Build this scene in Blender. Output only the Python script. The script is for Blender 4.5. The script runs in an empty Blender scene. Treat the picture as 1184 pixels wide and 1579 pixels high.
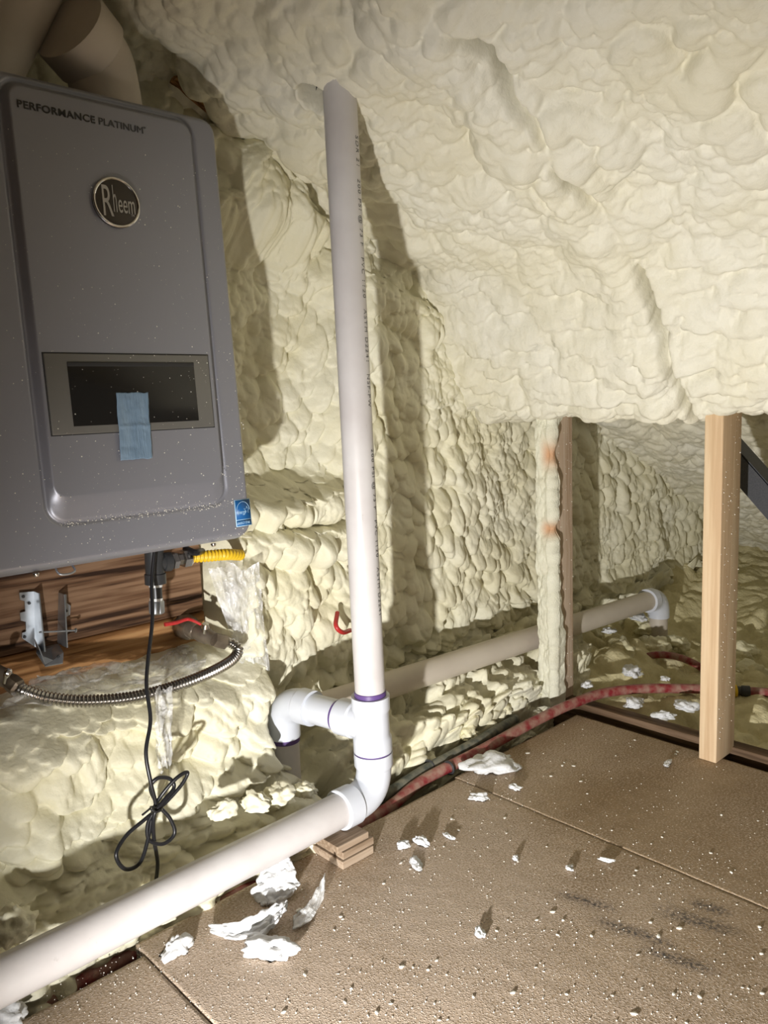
import bpy, bmesh, math, random
import numpy as np
from mathutils import Vector, Matrix, noise as mnoise

S = bpy.context.scene
COL = S.collection
# ------------------------------------------------------------------ camera, world, light, exposure
YAW, PITCH, ROLL, FPX, CAMH = math.radians(47.0656), math.radians(7.8187), math.radians(-2.0892), 1237.57, 0.80
_f = np.array([math.cos(YAW)*math.cos(PITCH), math.sin(YAW)*math.cos(PITCH), -math.sin(PITCH)])
_r0 = np.array([math.sin(YAW), -math.cos(YAW), 0.0]); _u0 = np.cross(_r0, _f)
_r = math.cos(ROLL)*_r0 + math.sin(ROLL)*_u0
_u = -math.sin(ROLL)*_r0 + math.cos(ROLL)*_u0
CAM = np.array([0, 0, CAMH])
cd = bpy.data.cameras.new('camera'); cam = bpy.data.objects.new('camera', cd); COL.objects.link(cam)
cd.sensor_fit = 'VERTICAL'; cd.sensor_height = 36.0; cd.lens = 36.0*FPX/1579.0
cd.clip_start = 0.02
cam.matrix_world = Matrix(((_r[0], _u[0], -_f[0], 0), (_r[1], _u[1], -_f[1], 0), (_r[2], _u[2], -_f[2], CAMH), (0, 0, 0, 1)))
S.camera = cam
S.view_settings.view_transform = 'Standard'; S.view_settings.look = 'None'
S.view_settings.gamma = 1.0; S.view_settings.use_curve_mapping = False
S.view_settings.exposure = 0.0

w = bpy.data.worlds.new('world'); S.world = w; w.use_nodes = True
w.node_tree.nodes['Background'].inputs[0].default_value = (0.55, 0.5, 0.42, 1)
w.node_tree.nodes['Background'].inputs[1].default_value = 0.20

def spot(name, loc, tgt, energy, color, size_deg, blend, radius):
    d = bpy.data.lights.new(name, 'SPOT'); d.energy = energy; d.color = color
    d.spot_size = math.radians(size_deg); d.spot_blend = blend; d.shadow_soft_size = radius
    o = bpy.data.objects.new(name, d); COL.objects.link(o); o.location = loc
    o.rotation_euler = (Vector(tgt)-Vector(loc)).to_track_quat('-Z', 'Y').to_euler()
    return o
# work light standing low on the floor to the left of the photographer
spot('work_light', (-0.06, 0.33, 0.15), (1.80, 0.84, 0.20), 122, (1.0, 0.975, 0.95), 118, 1.0, 0.015)

def at(x, y, ax, v):
    """world point seen at photo pixel (x, y) on the plane where coordinate ax equals v"""
    d = _f + (x-592)/FPX*_r - (y-789.5)/FPX*_u
    t = (v-CAM[ax])/d[ax]
    return Vector(CAM+t*d)

# ------------------------------------------------------------------ materials
def mat(name, color, rough=0.6, metal=0.0, var=None, vscale=20, bump=0.0, bscale=200, spec=0.5, stretch=(1, 1, 1), alpha=1.0, bdetail=3, trans=0.0):
    m = bpy.data.materials.new(name); m.use_nodes = True
    nt = m.node_tree; b = nt.nodes['Principled BSDF']
    b.inputs['Base Color'].default_value = (*color, 1); b.inputs['Roughness'].default_value = rough
    b.inputs['Metallic'].default_value = metal; b.inputs['Specular IOR Level'].default_value = spec
    b.inputs['Alpha'].default_value = alpha
    b.inputs['Transmission Weight'].default_value = trans
    tc = nt.nodes.new('ShaderNodeTexCoord'); mp = nt.nodes.new('ShaderNodeMapping')
    mp.inputs['Scale'].default_value = stretch
    nt.links.new(tc.outputs['Object'], mp.inputs[0])
    if var:
        n = nt.nodes.new('ShaderNodeTexNoise'); n.inputs['Scale'].default_value = vscale; n.inputs['Detail'].default_value = 4
        nt.links.new(mp.outputs[0], n.inputs['Vector'])
        r = nt.nodes.new('ShaderNodeValToRGB')
        r.color_ramp.elements[0].position = 0.35; r.color_ramp.elements[1].position = 0.65
        r.color_ramp.elements[0].color = (*color, 1); r.color_ramp.elements[1].color = (*var, 1)
        nt.links.new(n.outputs['Fac'], r.inputs[0]); nt.links.new(r.outputs[0], b.inputs['Base Color'])
    if bump:
        n = nt.nodes.new('ShaderNodeTexNoise'); n.inputs['Scale'].default_value = bscale; n.inputs['Detail'].default_value = bdetail
        nt.links.new(mp.outputs[0], n.inputs['Vector'])
        bp = nt.nodes.new('ShaderNodeBump'); bp.inputs['Strength'].default_value = 1.0; bp.inputs['Distance'].default_value = bump
        nt.links.new(n.outputs['Fac'], bp.inputs['Height']); nt.links.new(bp.outputs[0], b.inputs['Normal'])
    return m

def wood(name, c1, c2, c3, axis, freq=45, rough=0.75, bump=0.001, specks=0.0):
    """grain running along axis"""
    m = bpy.data.materials.new(name); m.use_nodes = True
    nt = m.node_tree; b = nt.nodes['Principled BSDF']; b.inputs['Roughness'].default_value = rough
    b.inputs['Specular IOR Level'].default_value = 0.3
    tc = nt.nodes.new('ShaderNodeTexCoord'); mp = nt.nodes.new('ShaderNodeMapping')
    sc = [1.0, 1.0, 1.0]; sc[axis] = 0.045; mp.inputs['Scale'].default_value = sc
    nt.links.new(tc.outputs['Object'], mp.inputs[0])
    n0 = nt.nodes.new('ShaderNodeTexNoise'); n0.inputs['Scale'].default_value = 16; n0.inputs['Detail'].default_value = 2
    nt.links.new(mp.outputs[0], n0.inputs['Vector'])
    n = nt.nodes.new('ShaderNodeMath'); n.operation = 'MULTIPLY'; n.inputs[1].default_value = freq*0.8
    nt.links.new(n0.outputs['Fac'], n.inputs[0])
    s = nt.nodes.new('ShaderNodeMath'); s.operation = 'SINE'; nt.links.new(n.outputs[0], s.inputs[0])
    n2 = nt.nodes.new('ShaderNodeTexNoise'); n2.inputs['Scale'].default_value = 160; n2.inputs['Detail'].default_value = 4
    nt.links.new(mp.outputs[0], n2.inputs['Vector'])
    a = nt.nodes.new('ShaderNodeMath'); a.operation = 'MULTIPLY_ADD'; a.inputs[1].default_value = 0.17
    nt.links.new(s.outputs[0], a.inputs[0]); nt.links.new(n2.outputs['Fac'], a.inputs[2])
    r = nt.nodes.new('ShaderNodeValToRGB')
    r.color_ramp.elements[0].position = 0.3; r.color_ramp.elements[1].position = 0.72
    r.color_ramp.elements[0].color = (*c1, 1); r.color_ramp.elements[1].color = (*c3, 1)
    e = r.color_ramp.elements.new(0.5); e.color = (*c2, 1)
    nt.links.new(a.outputs[0], r.inputs[0]); nt.links.new(r.outputs[0], b.inputs['Base Color'])
    bp = nt.nodes.new('ShaderNodeBump'); bp.inputs['Distance'].default_value = bump
    nt.links.new(a.outputs[0], bp.inputs['Height']); nt.links.new(bp.outputs[0], b.inputs['Normal'])
    return m

def foam_mat(name, c1, c2, scale=6, bump=0.0012, rough=0.55):
    m = mat(name, c1, rough, 0, var=c2, vscale=scale, bump=bump, bscale=140, spec=0.35)
    return m

M = {}
M['foam_wall'] = foam_mat('foam_wall', (0.75, 0.71, 0.51), (0.79, 0.765, 0.61))
M['foam_roof'] = foam_mat('foam_roof', (0.75, 0.715, 0.56), (0.78, 0.76, 0.65), 5)
M['foam_chunk'] = foam_mat('foam_chunk', (0.74, 0.69, 0.44), (0.80, 0.76, 0.56), 14, 0.002)
M['foam_white'] = mat('foam_white', (0.76, 0.77, 0.78), 0.7, var=(0.68, 0.69, 0.69), vscale=30, bump=0.002, bscale=120)
M['foam_coat'] = mat('foam_coat', (0.80, 0.79, 0.64), 0.7, var=(0.72, 0.70, 0.55), vscale=25, bump=0.0015, bscale=350)
def tint_bare(m, col):
    nt = m.node_tree; b = nt.nodes['Principled BSDF']; src = b.inputs['Base Color'].links[0].from_socket
    a = nt.nodes.new('ShaderNodeAttribute'); a.attribute_name = 'bare'
    x = nt.nodes.new('ShaderNodeMix'); x.data_type = 'RGBA'; nt.links.new(a.outputs['Fac'], x.inputs[0]); nt.links.new(src, x.inputs[6]); x.inputs[7].default_value = (*col, 1)
    nt.links.new(x.outputs[2], b.inputs['Base Color'])
tint_bare(M['foam_coat'], (0.62, 0.36, 0.20))
M['pvc'] = mat('pvc', (0.62, 0.60, 0.59), 0.38, var=(0.55, 0.52, 0.51), vscale=12, bump=0.0003, bscale=60)
def scuff(m, col, scale, lo, hi):
    nt = m.node_tree; b = nt.nodes['Principled BSDF']; src = b.inputs['Base Color'].links[0].from_socket
    tc = nt.nodes.new('ShaderNodeTexCoord'); mp = nt.nodes.new('ShaderNodeMapping'); mp.inputs['Scale'].default_value = (1.6, 1.6, 0.5)
    n = nt.nodes.new('ShaderNodeTexNoise'); n.inputs['Scale'].default_value = scale; n.inputs['Detail'].default_value = 6; n.inputs['Roughness'].default_value = .65
    nt.links.new(tc.outputs['Object'], mp.inputs[0]); nt.links.new(mp.outputs[0], n.inputs['Vector'])
    r = nt.nodes.new('ShaderNodeMapRange'); r.inputs['From Min'].default_value = lo; r.inputs['From Max'].default_value = hi; r.inputs['To Max'].default_value = .55
    nt.links.new(n.outputs['Fac'], r.inputs['Value'])
    x = nt.nodes.new('ShaderNodeMix'); x.data_type = 'RGBA'; nt.links.new(r.outputs[0], x.inputs[0]); nt.links.new(src, x.inputs[6]); x.inputs[7].default_value = (*col, 1)
    nt.links.new(x.outputs[2], b.inputs['Base Color'])
scuff(M['pvc'], (0.28, 0.25, 0.23), 34, 0.66, 0.74)
M['pvc_old'] = mat('pvc_old', (0.62, 0.56, 0.47), 0.5, var=(0.56, 0.50, 0.42), vscale=9)
M['pvc_white'] = mat('pvc_white', (0.64, 0.67, 0.73), 0.3)
M['primer'] = mat('primer', (0.11, 0.06, 0.21), 0.4)
M['heater'] = mat('heater', (0.30, 0.305, 0.345), 0.40, 0.45, spec=0.5, bump=0.00004, bscale=1500)
M['bezel'] = mat('bezel', (0.20, 0.195, 0.18), 0.45, 0.4)
M['dark_gap'] = mat('dark_gap', (0.03, 0.03, 0.03), 0.7)
M['window'] = mat('window', (0.012, 0.011, 0.010), 0.18)
M['tape'] = mat('tape', (0.16, 0.25, 0.36), 0.6, var=(0.22, 0.32, 0.43), vscale=25, bump=0.0012, bscale=90, stretch=(4, 4, 0.6))
M['chrome'] = mat('chrome', (0.72, 0.70, 0.68), 0.16, 1.0)
M['badge'] = mat('badge', (0.055, 0.045, 0.035), 0.3, 0.3)
M['letter_dark'] = mat('letter_dark', (0.03, 0.028, 0.025), 0.5)
M['letter_mid'] = mat('letter_mid', (0.07, 0.07, 0.07), 0.5)
M['letter_silver'] = mat('letter_silver', (0.45, 0.43, 0.41), 0.35, 0.6)
M['label_blue'] = mat('label_blue', (0.01, 0.11, 0.33), 0.4)
M['label_line'] = mat('label_line', (0.42, 0.66, 0.85), 0.5)
M['steel'] = mat('steel', (0.42, 0.40, 0.37), 0.26, 1.0)
M['brass_grey'] = mat('brass_grey', (0.24, 0.20, 0.15), 0.30, 0.55, var=(0.15, 0.12, 0.09), vscale=40)
M['galv'] = mat('galv', (0.52, 0.55, 0.58), 0.38, 0.85, var=(0.40, 0.43, 0.46), vscale=30)
M['iron'] = mat('iron', (0.06, 0.062, 0.065), 0.4, 0.4)
M['ptfe'] = mat('ptfe', (0.8, 0.82, 0.82), 0.6)
M['yellow'] = mat('yellow', (0.80, 0.52, 0.02), 0.45)
M['black'] = mat('black', (0.012, 0.012, 0.014), 0.35)
M['black_strap'] = mat('black_strap', (0.03, 0.032, 0.038), 0.55, var=(0.05, 0.052, 0.058), vscale=300)
M['red_pipe'] = mat('red_pipe', (0.24, 0.018, 0.025), 0.45, var=(0.36, 0.22, 0.17), vscale=45, bump=0.0006, bscale=400)
M['red_paint'] = mat('red_paint', (0.5, 0.03, 0.03), 0.4)
M['hose'] = mat('hose', (0.06, 0.07, 0.06), 0.6, var=(0.20, 0.19, 0.14), vscale=50)
M['speck'] = mat('speck', (0.84, 0.82, 0.74), 0.7)
M['board_dark'] = wood('board_dark', (0.035, 0.016, 0.008), (0.16, 0.085, 0.045), (0.28, 0.17, 0.10), 0, 60)
M['board_light'] = wood('board_light', (0.16, 0.07, 0.02), (0.34, 0.17, 0.065), (0.46, 0.26, 0.11), 0, 38)
M['stud'] = wood('stud', (0.60, 0.42, 0.25), (0.68, 0.50, 0.31), (0.74, 0.57, 0.37), 2, 26, 0.7, 0.0004)
M['stud_old'] = wood('stud_old', (0.42, 0.27, 0.17), (0.54, 0.40, 0.28), (0.62, 0.50, 0.38), 2, 26, 0.8, 0.0006)
M['joist'] = wood('joist', (0.07, 0.04, 0.02), (0.13, 0.08, 0.045), (0.2, 0.13, 0.08), 1, 30)
M['ply_block'] = wood('ply_block', (0.24, 0.17, 0.11), (0.36, 0.27, 0.19), (0.44, 0.35, 0.26), 0, 20)
M['fibre'] = mat('fibre', (0.72, 0.65, 0.40), 0.9, var=(0.60, 0.53, 0.30), vscale=18, bump=0.004, bscale=90)
M['roof_hole_shade'] = mat('roof_hole_shade', (0.03, 0.018, 0.009), 0.9)
M['underlay'] = mat('underlay', (0.20, 0.16, 0.10), 0.9, var=(0.3, 0.25, 0.15), vscale=10)
M['dark_board'] = mat('dark_board', (0.20, 0.15, 0.10), 0.8, var=(0.26, 0.2, 0.14), vscale=8)

def plastic_mat():
    m = bpy.data.materials.new('clear_plastic'); m.use_nodes = True
    nt = m.node_tree; b = nt.nodes['Principled BSDF']
    b.inputs['Base Color'].default_value = (0.86, 0.87, 0.86, 1); b.inputs['Roughness'].default_value = 0.16
    b.inputs['Specular IOR Level'].default_value = 0.9
    tc = nt.nodes.new('ShaderNodeTexCoord')
    n = nt.nodes.new('ShaderNodeTexNoise'); n.inputs['Scale'].default_value = 22; n.inputs['Detail'].default_value = 5; n.inputs['Distortion'].default_value = 1.5
    nt.links.new(tc.outputs['Object'], n.inputs['Vector'])
    r = nt.nodes.new('ShaderNodeMapRange'); r.inputs['From Min'].default_value = 0.38; r.inputs['From Max'].default_value = 0.68
    r.inputs['To Min'].default_value = 0.22; r.inputs['To Max'].default_value = 0.75
    nt.links.new(n.outputs['Fac'], r.inputs['Value']); nt.links.new(r.outputs[0], b.inputs['Alpha'])
    bp = nt.nodes.new('ShaderNodeBump'); bp.inputs['Distance'].default_value = 0.01
    nt.links.new(n.outputs['Fac'], bp.inputs['Height']); nt.links.new(bp.outputs[0], b.inputs['Normal'])
    return m
M['plastic'] = plastic_mat()

def floor_mat():
    m = bpy.data.materials.new('dusty_plywood'); m.use_nodes = True
    nt = m.node_tree; b = nt.nodes['Principled BSDF']; b.inputs['Roughness'].default_value = 0.7
    b.inputs['Specular IOR Level'].default_value = 0.35
    L = nt.links.new
    tc = nt.nodes.new('ShaderNodeTexCoord')
    def tex(kind, scale, detail=3, vec=None, stretch=None):
        n = nt.nodes.new(kind); n.inputs['Scale'].default_value = scale
        if kind == 'ShaderNodeTexNoise': n.inputs['Detail'].default_value = detail
        if stretch:
            mp = nt.nodes.new('ShaderNodeMapping'); mp.inputs['Scale'].default_value = stretch
            L(tc.outputs['Object'], mp.inputs[0]); L(mp.outputs[0], n.inputs['Vector'])
        else: L(tc.outputs['Object'], n.inputs['Vector'])
        return n
    def ramp(src, p0, p1, c0, c1):
        r = nt.nodes.new('ShaderNodeValToRGB'); r.color_ramp.elements[0].position = p0; r.color_ramp.elements[1].position = p1
        r.color_ramp.elements[0].color = (*c0, 1); r.color_ramp.elements[1].color = (*c1, 1); L(src, r.inputs[0]); return r
    def mix(f, a, bb, typ='MIX'):
        n = nt.nodes.new('ShaderNodeMix'); n.data_type = 'RGBA'; n.blend_type = typ
        if isinstance(f, float): n.inputs[0].default_value = f
        else: L(f, n.inputs[0])
        for i, v in ((6, a), (7, bb)):
            if isinstance(v, tuple): n.inputs[i].default_value = (*v, 1)
            else: L(v, n.inputs[i])
        return n.outputs[2]
    base = ramp(tex('ShaderNodeTexNoise', 5, 4, stretch=(0.6, 1.6, 1)).outputs['Fac'], 0.35, 0.7, (0.27, 0.185, 0.10), (0.37, 0.27, 0.165))
    dust = tex('ShaderNodeTexNoise', 260, 4)
    at_ = nt.nodes.new('ShaderNodeAttribute'); at_.attribute_name = 'dust'
    add = nt.nodes.new('ShaderNodeMath'); add.operation = 'MULTIPLY_ADD'; add.inputs[1].default_value = 0.30
    L(at_.outputs['Fac'], add.inputs[0]); L(dust.outputs['Fac'], add.inputs[2])
    df = nt.nodes.new('ShaderNodeMapRange'); df.inputs['From Min'].default_value = 0.52; df.inputs['From Max'].default_value = 0.86
    L(add.outputs[0], df.inputs['Value'])
    c = mix(df.outputs[0], base.outputs[0], (0.58, 0.47, 0.37))
    st = nt.nodes.new('ShaderNodeAttribute'); st.attribute_name = 'stain_and_shade'
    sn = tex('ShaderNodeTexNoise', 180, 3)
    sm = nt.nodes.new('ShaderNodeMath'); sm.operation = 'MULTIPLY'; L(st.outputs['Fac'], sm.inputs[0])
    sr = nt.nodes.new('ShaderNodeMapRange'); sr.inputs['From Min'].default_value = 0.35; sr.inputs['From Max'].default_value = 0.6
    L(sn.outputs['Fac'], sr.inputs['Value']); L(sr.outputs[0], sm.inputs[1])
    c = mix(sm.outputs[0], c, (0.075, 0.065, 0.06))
    L(c, b.inputs['Base Color'])
    v = tex('ShaderNodeTexVoronoi', 330)
    vr = nt.nodes.new('ShaderNodeMapRange'); vr.inputs['From Min'].default_value = 0.0; vr.inputs['From Max'].default_value = 0.5
    vr.inputs['To Min'].default_value = 1.0; vr.inputs['To Max'].default_value = 0.0
    L(v.outputs['Distance'], vr.inputs['Value'])
    vm = nt.nodes.new('ShaderNodeMath'); vm.operation = 'MULTIPLY'; L(vr.outputs[0], vm.inputs[0]); L(df.outputs[0], vm.inputs[1])
    bp = nt.nodes.new('ShaderNodeBump'); bp.inputs['Distance'].default_value = 0.0016; bp.inputs['Strength'].default_value = 1
    L(vm.outputs[0], bp.inputs['Height']); L(bp.outputs[0], b.inputs['Normal'])
    return m
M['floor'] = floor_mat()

# ------------------------------------------------------------------ object helpers
def link(name, me, m=None, parent=None, smooth=True):
    o = bpy.data.objects.new(name, me); COL.objects.link(o)
    if m: me.materials.append(M[m] if isinstance(m, str) else m)
    if smooth and len(me.polygons):
        me.polygons.foreach_set('use_smooth', [True]*len(me.polygons))
    if parent:
        o.parent = parent
        o.matrix_parent_inverse = parent.matrix_basis.inverted()
    return o
def obj(name, bm, m, parent=None, smooth=True, sharp=35):
    bmesh.ops.recalc_face_normals(bm, faces=bm.faces)
    for e in bm.edges:
        if len(e.link_faces) == 2 and e.calc_face_angle(0) > math.radians(sharp): e.smooth = False
    me = bpy.data.meshes.new(name); bm.to_mesh(me); bm.free()
    return link(name, me, m, parent, smooth)
def thing(name, label, cat, loc=(0, 0, 0), group=None):
    o = bpy.data.objects.new(name, None); COL.objects.link(o); o.location = loc; o.empty_display_size = 0.05
    o['label'] = label; o['category'] = cat
    if group: o['group'] = group
    return o
def tag(o, label, cat, group=None, kind=None):
    o['label'] = label; o['category'] = cat
    if group: o['group'] = group
    if kind: o['kind'] = kind
    return o
def struct(o, label=None):
    o['kind'] = 'structure'
    if label: o['label'] = label
    return o

def basis(d):
    d = Vector(d).normalized(); a = Vector((0, 0, 1)) if abs(d.z) < 0.9 else Vector((1, 0, 0))
    x = a.cross(d).normalized(); y = d.cross(x); return x, y
def tube(bm, pts, rad, segs=24, cap=True):
    pts = [Vector(p) for p in pts]; n = len(pts)
    rs = rad if hasattr(rad, '__len__') else [rad]*n
    t0 = (pts[1]-pts[0]).normalized(); x, y = basis(t0); prev = t0; rings = []
    for i, p in enumerate(pts):
        t = (pts[min(i+1, n-1)]-pts[max(i-1, 0)]).normalized()
        q = prev.rotation_difference(t); x = q @ x; y = q @ y; prev = t
        rings.append([bm.verts.new(p+(x*math.cos(2*math.pi*k/segs)+y*math.sin(2*math.pi*k/segs))*rs[i]) for k in range(segs)])
    for a, b in zip(rings, rings[1:]):
        for k in range(segs):
            bm.faces.new((a[k], a[(k+1) % segs], b[(k+1) % segs], b[k]))
    if cap:
        bm.faces.new(rings[0][::-1]); bm.faces.new(rings[-1])
    return bm
def lathe(bm, p0, p1, prof, segs=32):
    """prof: (fraction along p0-p1, radius)"""
    p0 = Vector(p0); p1 = Vector(p1); d = p1-p0; x, y = basis(d); rings = []
    for t, r in prof:
        c = p0+d*t
        rings.append([bm.verts.new(c+(x*math.cos(2*math.pi*k/segs)+y*math.sin(2*math.pi*k/segs))*max(r, 1e-4)) for k in range(segs)])
    for a, b in zip(rings, rings[1:]):
        for k in range(segs): bm.faces.new((a[k], a[(k+1) % segs], b[(k+1) % segs], b[k]))
    bm.faces.new(rings[0][::-1]); bm.faces.new(rings[-1])
    return bm
def smooth_path(pts, n=12):
    P = [Vector(p) for p in pts]; P = [P[0]*2-P[1]]+P+[P[-1]*2-P[-2]]; out = []
    for i in range(1, len(P)-2):
        for k in range(n):
            t = k/n; a, b, c, d = P[i-1:i+3]
            out.append(0.5*((2*b)+(c-a)*t+(2*a-5*b+4*c-d)*t*t+(3*b-a-3*c+d)*t**3))
    out.append(P[-2]); return out
def arc(c, a, b, r, n=10, ang=math.pi/2):
    """quarter bend: centre c, from c+a*r to c+b*r"""
    a = Vector(a); b = Vector(b); c = Vector(c)
    return [c+(a*math.cos(ang*k/n)+b*math.sin(ang*k/n))*r for k in range(n+1)]
def box(bm, lo, hi, bevel=0.0, mtx=None):
    vs = [bm.verts.new(Vector((x, y, z))) for x in (lo[0], hi[0]) for y in (lo[1], hi[1]) for z in (lo[2], hi[2])]
    fs = [bm.faces.new([vs[i] for i in q]) for q in ((0, 1, 3, 2), (4, 6, 7, 5), (0, 4, 5, 1), (2, 3, 7, 6), (0, 2, 6, 4), (1, 5, 7, 3))]
    if bevel:
        es = list({e for f in fs for e in f.edges})
        r = bmesh.ops.bevel(bm, geom=es, offset=bevel, segments=3, affect='EDGES', profile=0.5)
        vs = list({v for f in r['faces'] for v in f.verts} | {v for v in vs if v.is_valid})
    if mtx: bmesh.ops.transform(bm, matrix=mtx, verts=vs)
    return bm
def prism(bm, poly, d):
    """extrude a planar polygon (3-D points) by vector d"""
    d = Vector(d); a = [bm.verts.new(Vector(p)) for p in poly]; b = [bm.verts.new(Vector(p)+d) for p in poly]
    bm.faces.new(a[::-1]); bm.faces.new(b); n = len(a)
    for i in range(n): bm.faces.new((a[i], a[(i+1) % n], b[(i+1) % n], b[i]))
    return bm

# ------------------------------------------------------------------ numpy noise
class Nz:
    def __init__(s, seed):
        r = np.random.RandomState(seed); s.T = r.rand(128, 128); s.jx = r.rand(128, 128); s.jy = r.rand(128, 128); s.rr = r.rand(128, 128)
    def v(s, x, y):
        ix = np.floor(x).astype(int); iy = np.floor(y).astype(int); fx = x-ix; fy = y-iy
        fx = fx*fx*(3-2*fx); fy = fy*fy*(3-2*fy); g = lambda a, b: s.T[a & 127, b & 127]
        return (g(ix, iy)*(1-fx)+g(ix+1, iy)*fx)*(1-fy)+(g(ix, iy+1)*(1-fx)+g(ix+1, iy+1)*fx)*fy
    def fbm(s, x, y, o=4):
        t = 0; a = 0.5
        for k in range(o): t = t+a*(s.v(x*2**k+17.3*k, y*2**k+5.1*k)-0.5); a *= 0.5
        return t*2
    def domes(s, x, y, r0=0.50, r1=0.85, droop=0.0):
        ix = np.floor(x).astype(int); iy = np.floor(y).astype(int); h = np.zeros_like(x)
        for a in (-1, 0, 1):
            for b in (-1, 0, 1):
                cx = ix+a; cy = iy+b; q = (cx & 127, cy & 127)
                d2 = (x-cx-0.12-0.76*s.jx[q])**2+(y-cy-0.12-0.76*s.jy[q])**2
                r = r0+(r1-r0)*s.rr[q]
                dy = (y-cy-0.12-0.76*s.jy[q])
                h = np.maximum(h, np.sqrt(np.maximum(0, r*r-d2))*(1-droop*dy/r)+0.12*(s.rr[q]-0.5)*(d2 < r*r))
        return h
def sstep(a, b, x):
    t = np.clip((x-a)/(b-a), 0, 1); return t*t*(3-2*t)
def capsule(x, z, x0, z0, x1, z1, r):
    dx, dz = x1-x0, z1-z0; t = np.clip(((x-x0)*dx+(z-z0)*dz)/(dx*dx+dz*dz+1e-9), 0, 1)
    d2 = (x-x0-t*dx)**2+(z-z0-t*dz)**2
    return np.sqrt(np.maximum(0, r*r-d2))
def foam_tex(u, v, seed, big=0.075, med=0.036, small=0.016, kb=0.45, km=0.6, ks=0.35, st=1.35, warp=0.25, droop=0.35):
    n = Nz(seed)
    wu = n.fbm(u/0.05, v/0.05, 3)*0.05*warp; wv = n.fbm(u/0.05+40, v/0.05+9, 3)*0.05*warp
    u2 = u+wu; v2 = v+wv
    h = kb*big*n.domes(u2/big, v2/(big*st), droop=droop)
    n2 = Nz(seed+1); amp = sstep(-0.35, 0.25, n2.fbm(u/0.16, v/0.16, 2))
    h = h+km*med*n2.domes(u2/med, v2/(med*st), droop=droop)*(0.45+0.55*amp)
    n3 = Nz(seed+2)
    h = h+ks*small*n3.domes(u2/small, v2/(small*st), droop=droop)*(0.25+0.75*(1-amp))
    return h+0.003*n3.fbm(u/0.02, v/0.02, 2)
def grid_obj(name, P, mask, m, parent=None, attrs=None, flip=False, smooth=True):
    nu, nv = P.shape[:2]
    idx = np.arange(nu*nv).reshape(nu, nv)
    a, b, c, d = idx[:-1, :-1], idx[1:, :-1], idx[1:, 1:], idx[:-1, 1:]
    q = np.stack([a, b, c, d] if not flip else [a, d, c, b], -1)
    if mask is not None:
        mk = mask[:-1, :-1] & mask[1:, :-1] & mask[1:, 1:] & mask[:-1, 1:]; q = q[mk]
    q = q.reshape(-1, 4)
    used = np.unique(q); rem = np.full(nu*nv, -1); rem[used] = np.arange(len(used)); q = rem[q]
    co = P.reshape(-1, 3)[used]
    me = bpy.data.meshes.new(name); me.vertices.add(len(co)); me.vertices.foreach_set('co', co.astype(np.float32).ravel())
    me.loops.add(q.size); me.loops.foreach_set('vertex_index', q.astype(np.int32).ravel())
    me.polygons.add(len(q)); me.polygons.foreach_set('loop_start', np.arange(0, q.size, 4, dtype=np.int32))
    me.update(calc_edges=True)
    if attrs:
        for k, v in attrs.items():
            at_ = me.attributes.new(k, 'FLOAT', 'POINT'); at_.data.foreach_set('value', v.reshape(-1)[used].astype(np.float32))
    me.validate()
    return link(name, me, m, parent, smooth)

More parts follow.
